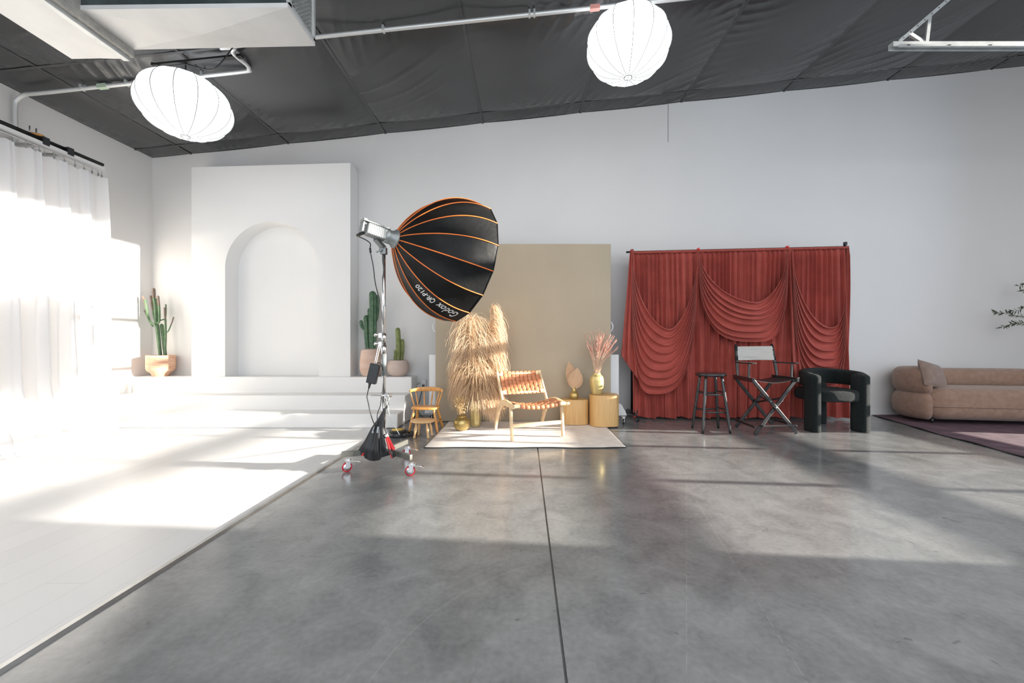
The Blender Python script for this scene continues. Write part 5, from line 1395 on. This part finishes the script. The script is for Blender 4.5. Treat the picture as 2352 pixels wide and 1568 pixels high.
b.add(vs, fs, True); b.f.append(tuple(range(secn))[::-1]); b.sm.append(True); b.f.append(tuple((m_-1)*secn+k for k in range(secn))); b.sm.append(True)
b.build('arm_and_back_band', M['boucle'], t)
def roundcol(cx_, cy_, wx, wy, z0, z1, r=0.05, rot=0.0, topr=0.045):
    b = MB(); sec_ = rrect(wx, wy, r, 5); n = len(sec_); vs = []; zs_ = [(z0, .93), (z0+0.015, 1)]+[(lerp(z0+0.02, z1-topr, k/6), 1) for k in range(7)]+[(z1-topr*(1-math.sin(a)), 1-(1-math.cos(a))*topr/(wx/2)) for a in (0.35, 0.7, 1.0, 1.3, 1.5)]
    for z, k in zs_:
        for a, c in sec_: vs.append(Vector((cx_+(a*math.cos(rot)-c*math.sin(rot))*k, cy_+(a*math.sin(rot)+c*math.cos(rot))*k, z)))
    fs = [(i*n+k, i*n+(k+1) % n, (i+1)*n+(k+1) % n, (i+1)*n+k) for i in range(len(zs_)-1) for k in range(n)]
    b.add(vs, fs, True); b.f.append(tuple(range(n))[::-1]); b.sm.append(False); b.f.append(tuple((len(zs_)-1)*n+k for k in range(n))); b.sm.append(True)
    return b
roundcol(3.625, 5.10, 0.112, 0.20, 0, 0.725, rot=0.14).build('leg', M['boucle'], t)
roundcol(4.225, 5.10, 0.125, 0.20, 0, 0.725, rot=0.25).build('leg', M['boucle'], t)
roundcol(4.06, 5.60, 0.20, 0.115, 0, 0.58).build('leg', M['boucle'], t)
# seat: thick rounded disc
b = MB(); poly = sup(3.945, 5.30, 0.33, 0.30, 2.8, 64); n = 64; vs = []
zs_ = [(0.375, .90), (0.385, .965), (0.405, .99), (0.43, 1), (0.46, 1), (0.485, .99), (0.503, .965), (0.515, .92), (0.522, .75), (0.526, .4)]
for z, k in zs_: vs += [Vector((3.945+(x-3.945)*k, 5.30+(y-5.30)*k, z)) for x, y in poly]
b.add(vs, [(i*n+k, i*n+(k+1) % n, (i+1)*n+(k+1) % n, (i+1)*n+k) for i in range(len(zs_)-1) for k in range(n)], True)
b.f.append(tuple(range(n))[::-1]); b.sm.append(False); b.f.append(tuple((len(zs_)-1)*n+k for k in range(n))); b.sm.append(True)
b.build('seat', M['boucle'], t)

# ------------------------------------------------------------ purple rug
t = thing('persian_rug', (6.4, 5.0, 0), 'dark purple distressed rug lying under the taupe sofa', 'rug')
def prf(u, v):
    y = lerp(3.0, 6.22, v); x0_ = interp([(3.0, 4.70), (3.95, 4.86), (4.6, 4.97), (5.4, 5.13), (6.16, 5.33), (6.25, 5.36)], y)+0.012*math.sin(y*6)
    x = lerp(x0_, 7.86, u)
    return Vector((x, y, 0.008+0.004*math.sin(y*9+x)*math.exp(-(x-x0_)/0.15)+0.003))
b = MB(); b.grid(prf, 60, 60); o = b.build('pile', M['purplerug'], t); o.modifiers.new('s', 'SOLIDIFY').thickness = 0.006
b = MB(); b.tube([prf(0, k/60)+Vector((0, 0, -0.002)) for k in range(61)], 0.005, 6); b.build('binding', M['rugedge'], t)

# ------------------------------------------------------------ sofa
def blob(b, x0, x1, y0, y1, z0, z1, r, e=6, nx=40, seg=20):
    """rounded cushion: section in YZ swept along X with rounded ends"""
    cy_, cz_ = (y0+y1)/2, (z0+z1)/2; hy, hz = (y1-y0)/2, (z1-z0)/2; vs = []
    for i in range(nx+1):
        s_ = i/nx; x = lerp(x0, x1, 0.5-0.5*math.cos(PI*s_))
        dd = min(x-x0, x1-x); k = math.sqrt(max(0.0004, 1-(1-min(1, dd/r))**2)); ky = 1-(1-k)*min(1, r/hy*0.9); kz = 1-(1-k)*min(1, r/hz*0.9)
        if dd < 1e-6: ky *= 0.6; kz *= 0.6
        for j in range(seg*2):
            a = 2*PI*j/(seg*2); c, s2 = math.cos(a), math.sin(a)
            vs.append(Vector((x, cy_+hy*ky*math.copysign(abs(c)**(2/e), c), cz_+hz*kz*math.copysign(abs(s2)**(2/e), s2))))
    n = seg*2
    b.add(vs, [(i*n+k, i*n+(k+1) % n, (i+1)*n+(k+1) % n, (i+1)*n+k) for i in range(nx) for k in range(n)], True)
    b.f.append(tuple(range(n))[::-1]); b.sm.append(True); b.f.append(tuple(nx*n+k for k in range(n))); b.sm.append(True)
    return b
t = thing('sofa', (6.45, 5.8, 0.012), 'taupe curved sofa with rolled arm and bolster back against the back wall', 'sofa')
t.location = (6.37, 5.70, 0.012); t.rotation_euler.z = math.radians(-9)
sy0, sy1 = 5.42, 6.20
b = MB()
def seatf(u, v):
    pass
blob(b, 5.62, 7.50, sy0, 6.05, 0.055, 0.515, 0.20, 3.6); b.build('seat_base', M['sofa'], t)
b = MB(); b.tube(smoothpath([Vector((5.64, sy0+0.10, 0.25)), Vector((5.70, sy0+0.012, 0.255)), Vector((5.9, sy0-0.006, 0.256)), Vector((6.6, sy0-0.006, 0.256)), Vector((7.3, sy0-0.004, 0.256))], 6), 0.006, 8); b.build('seat_piping', M['sofa'], t)
b = MB(); blob(b, 5.90, 7.32, 5.88, sy1, 0.46, 0.745, 0.16, 2.4); b.build('back_bolster', M['sofa'], t)
# left arm: two stacked lobes wrapped round the end (upper and lower)
def lobe(zc_, hz, grow, name):
    b = MB(); vs = []; n = 24; path_ = smoothpath([Vector((5.71, 5.53, 0)), Vector((5.665, 5.57, 0)), Vector((5.61, 5.70, 0)), Vector((5.60, 5.86, 0)), Vector((5.66, 6.0, 0)), Vector((5.80, 6.07, 0)), Vector((6.0, 6.08, 0))], 6)
    m_ = len(path_)
    for i, p in enumerate(path_):
        d = (path_[min(i+1, m_-1)]-path_[max(i-1, 0)]).normalized(); sx_ = Vector((d.y, -d.x, 0)); k = math.sqrt(max(0.02, 1-(1-min(1, i/6))**2))
        for j in range(n):
            a = 2*PI*j/n; c, s2 = math.cos(a), math.sin(a)
            q_ = p+sx_*(0.122*grow*k*math.copysign(abs(c)**0.85, c)); vs.append(Vector((q_.x, q_.y, zc_+hz*k*math.copysign(abs(s2)**0.85, s2))))
    b.add(vs, [(i*n+k, i*n+(k+1) % n, (i+1)*n+(k+1) % n, (i+1)*n+k) for i in range(m_-1) for k in range(n)], True)
    b.f.append(tuple(range(n))[::-1]); b.sm.append(True); b.f.append(tuple((m_-1)*n+k for k in range(n))); b.sm.append(True)
    b.build(name, M['sofa'], t)
lobe(0.585, 0.185, 1.0, 'upper_arm_roll'); lobe(0.245, 0.19, 1.0, 'lower_arm_roll')
for p in ((5.72, 5.56), (7.4, 5.56), (5.8, 6.1), (7.4, 6.1)):
    b = MB(); b.tube([(p[0], p[1], 0.014), (p[0], p[1], 0.08)], [0.016, 0.02], 10); b.build('foot', M['black'], t)
# pillow
pcn = at(2141, 861, 5.60)
t = thing('throw_pillow', pcn-Vector((0, 0, 0.17)), 'square taupe throw pillow leaning on the left sofa arm', 'pillow')
def pil(u, v, s_):
    x = (u*2-1)*0.205; z = (v*2-1)*0.19; pin = 1-0.07*((1-abs(u*2-1)))*(abs(v*2-1)) ; k = (1-abs(u*2-1)**2.4)*(1-abs(v*2-1)**2.4)
    th = s_*0.085*k**0.55
    q_ = Vector((x*(1-0.06*(1-(v*2-1)**2)), th, z*(1-0.06*(1-(u*2-1)**2))))
    R1 = Matrix.Rotation(math.radians(14), 3, 'Y') @ Matrix.Rotation(math.radians(-22), 3, 'X')
    R0 = Matrix.Rotation(math.radians(12), 3, 'Z')
    return pcn+R0 @ (R1 @ q_)
b = MB(); b.grid(lambda u, v: pil(u, v, 1), 24, 24); b.grid(lambda u, v: pil(u, v, -1), 24, 24); b.build('cushion', M['pillow'], t)

# ------------------------------------------------------------ olive tree, mostly out of frame on the right
t0_ = Vector((7.62, 4.95, 0.012))
t = thing('olive_tree', t0_, 'potted olive tree whose leafy branches reach in above the sofa', 'tree')
MB().lathe(t0_, [(0, 0), (0.15, 0), (0.19, 0.3), (0.19, 0.34), (0.175, 0.34), (0.17, 0.3), (0, 0.3)], 32).build('planter', M['graypot'], t)
trk = smoothpath([t0_+Vector((0, 0, 0.28)), t0_+Vector((0.02, 0.05, 0.8)), t0_+Vector((-0.03, 0.12, 1.3)), t0_+Vector((0.0, 0.15, 2.0))], 6)
MB().tube(trk, [lerp(0.028, 0.012, i/(len(trk)-1)) for i in range(len(trk))], 10).build('trunk', M['bark'], t)
rnd = random.Random(21)
def leafy(pts_, nl, name='branch', Lf=0.075):
    pts_ = smoothpath(pts_, 7); b = MB(); b.tube(pts_, [lerp(0.005, 0.0015, i/(len(pts_)-1)) for i in range(len(pts_))], 6); br = b.build(name, M['bark'], t)
    b = MB(); m_ = len(pts_)
    for k in range(nl):
        s_ = 0.25+0.75*k/(nl-1); fi = s_*(m_-1); i = min(m_-2, int(fi)); p = pts_[i].lerp(pts_[i+1], fi-i); d = (pts_[i+1]-pts_[i]).normalized()
        o_ = d.cross(Vector((rnd.uniform(-1, 1), rnd.uniform(-1, 1), rnd.uniform(-.4, .4)))).normalized(); v = (d*rnd.uniform(0.5, 1.1)+o_*0.8).normalized(); l_ = Lf*rnd.uniform(0.6, 1.1)
        sd_ = v.cross(o_).normalized() if v.cross(o_).length > 1e-3 else Vector((0, 0, 1)); w_ = l_*0.11; nn = v.cross(sd_)
        b.add([p, p+v*l_*0.35+sd_*w_, p+v*l_*0.7+sd_*w_*0.8, p+v*l_, p+v*l_*0.7-sd_*w_*0.8, p+v*l_*0.35-sd_*w_, p+v*l_*0.5+nn*w_*0.4], [(0, 1, 6), (1, 2, 6), (2, 3, 6), (3, 4, 6), (4, 5, 6), (5, 0, 6)], True)
    b.build('leaves', M['olive'], br)
Yo = 5.95
leafy([trk[12], at(2400, 725, 5.6), at(2345, 726, Yo), at(2310, 719, Yo), at(2285, 717, Yo)], 54)
leafy([trk[12], at(2400, 750, 5.6), at(2345, 741, Yo), at(2320, 745, Yo), at(2298, 753, Yo)], 50)
leafy([trk[13], at(2400, 700, 5.5), at(2360, 705, Yo), at(2340, 712, Yo), at(2325, 716, Yo)], 26)
leafy([trk[15], at(2400, 640, 5.6), at(2365, 648, Yo), at(2339, 657, Yo)], 22)
leafy([trk[15], at(2420, 660, 5.6), at(2372, 660, 5.9), at(2352, 668, Yo)], 22)
for k in range(9):
    s0_ = trk[rnd.randint(9, len(trk)-1)]; a = rnd.uniform(-1.2, 2.0); e_ = s0_+Vector((-0.25*rnd.random()*0.6, 0.55*math.sin(a)*0.6, rnd.uniform(0.1, 0.4)))
    leafy([s0_, s0_.lerp(e_, 0.5)+Vector((0, 0, 0.05)), e_], 24)
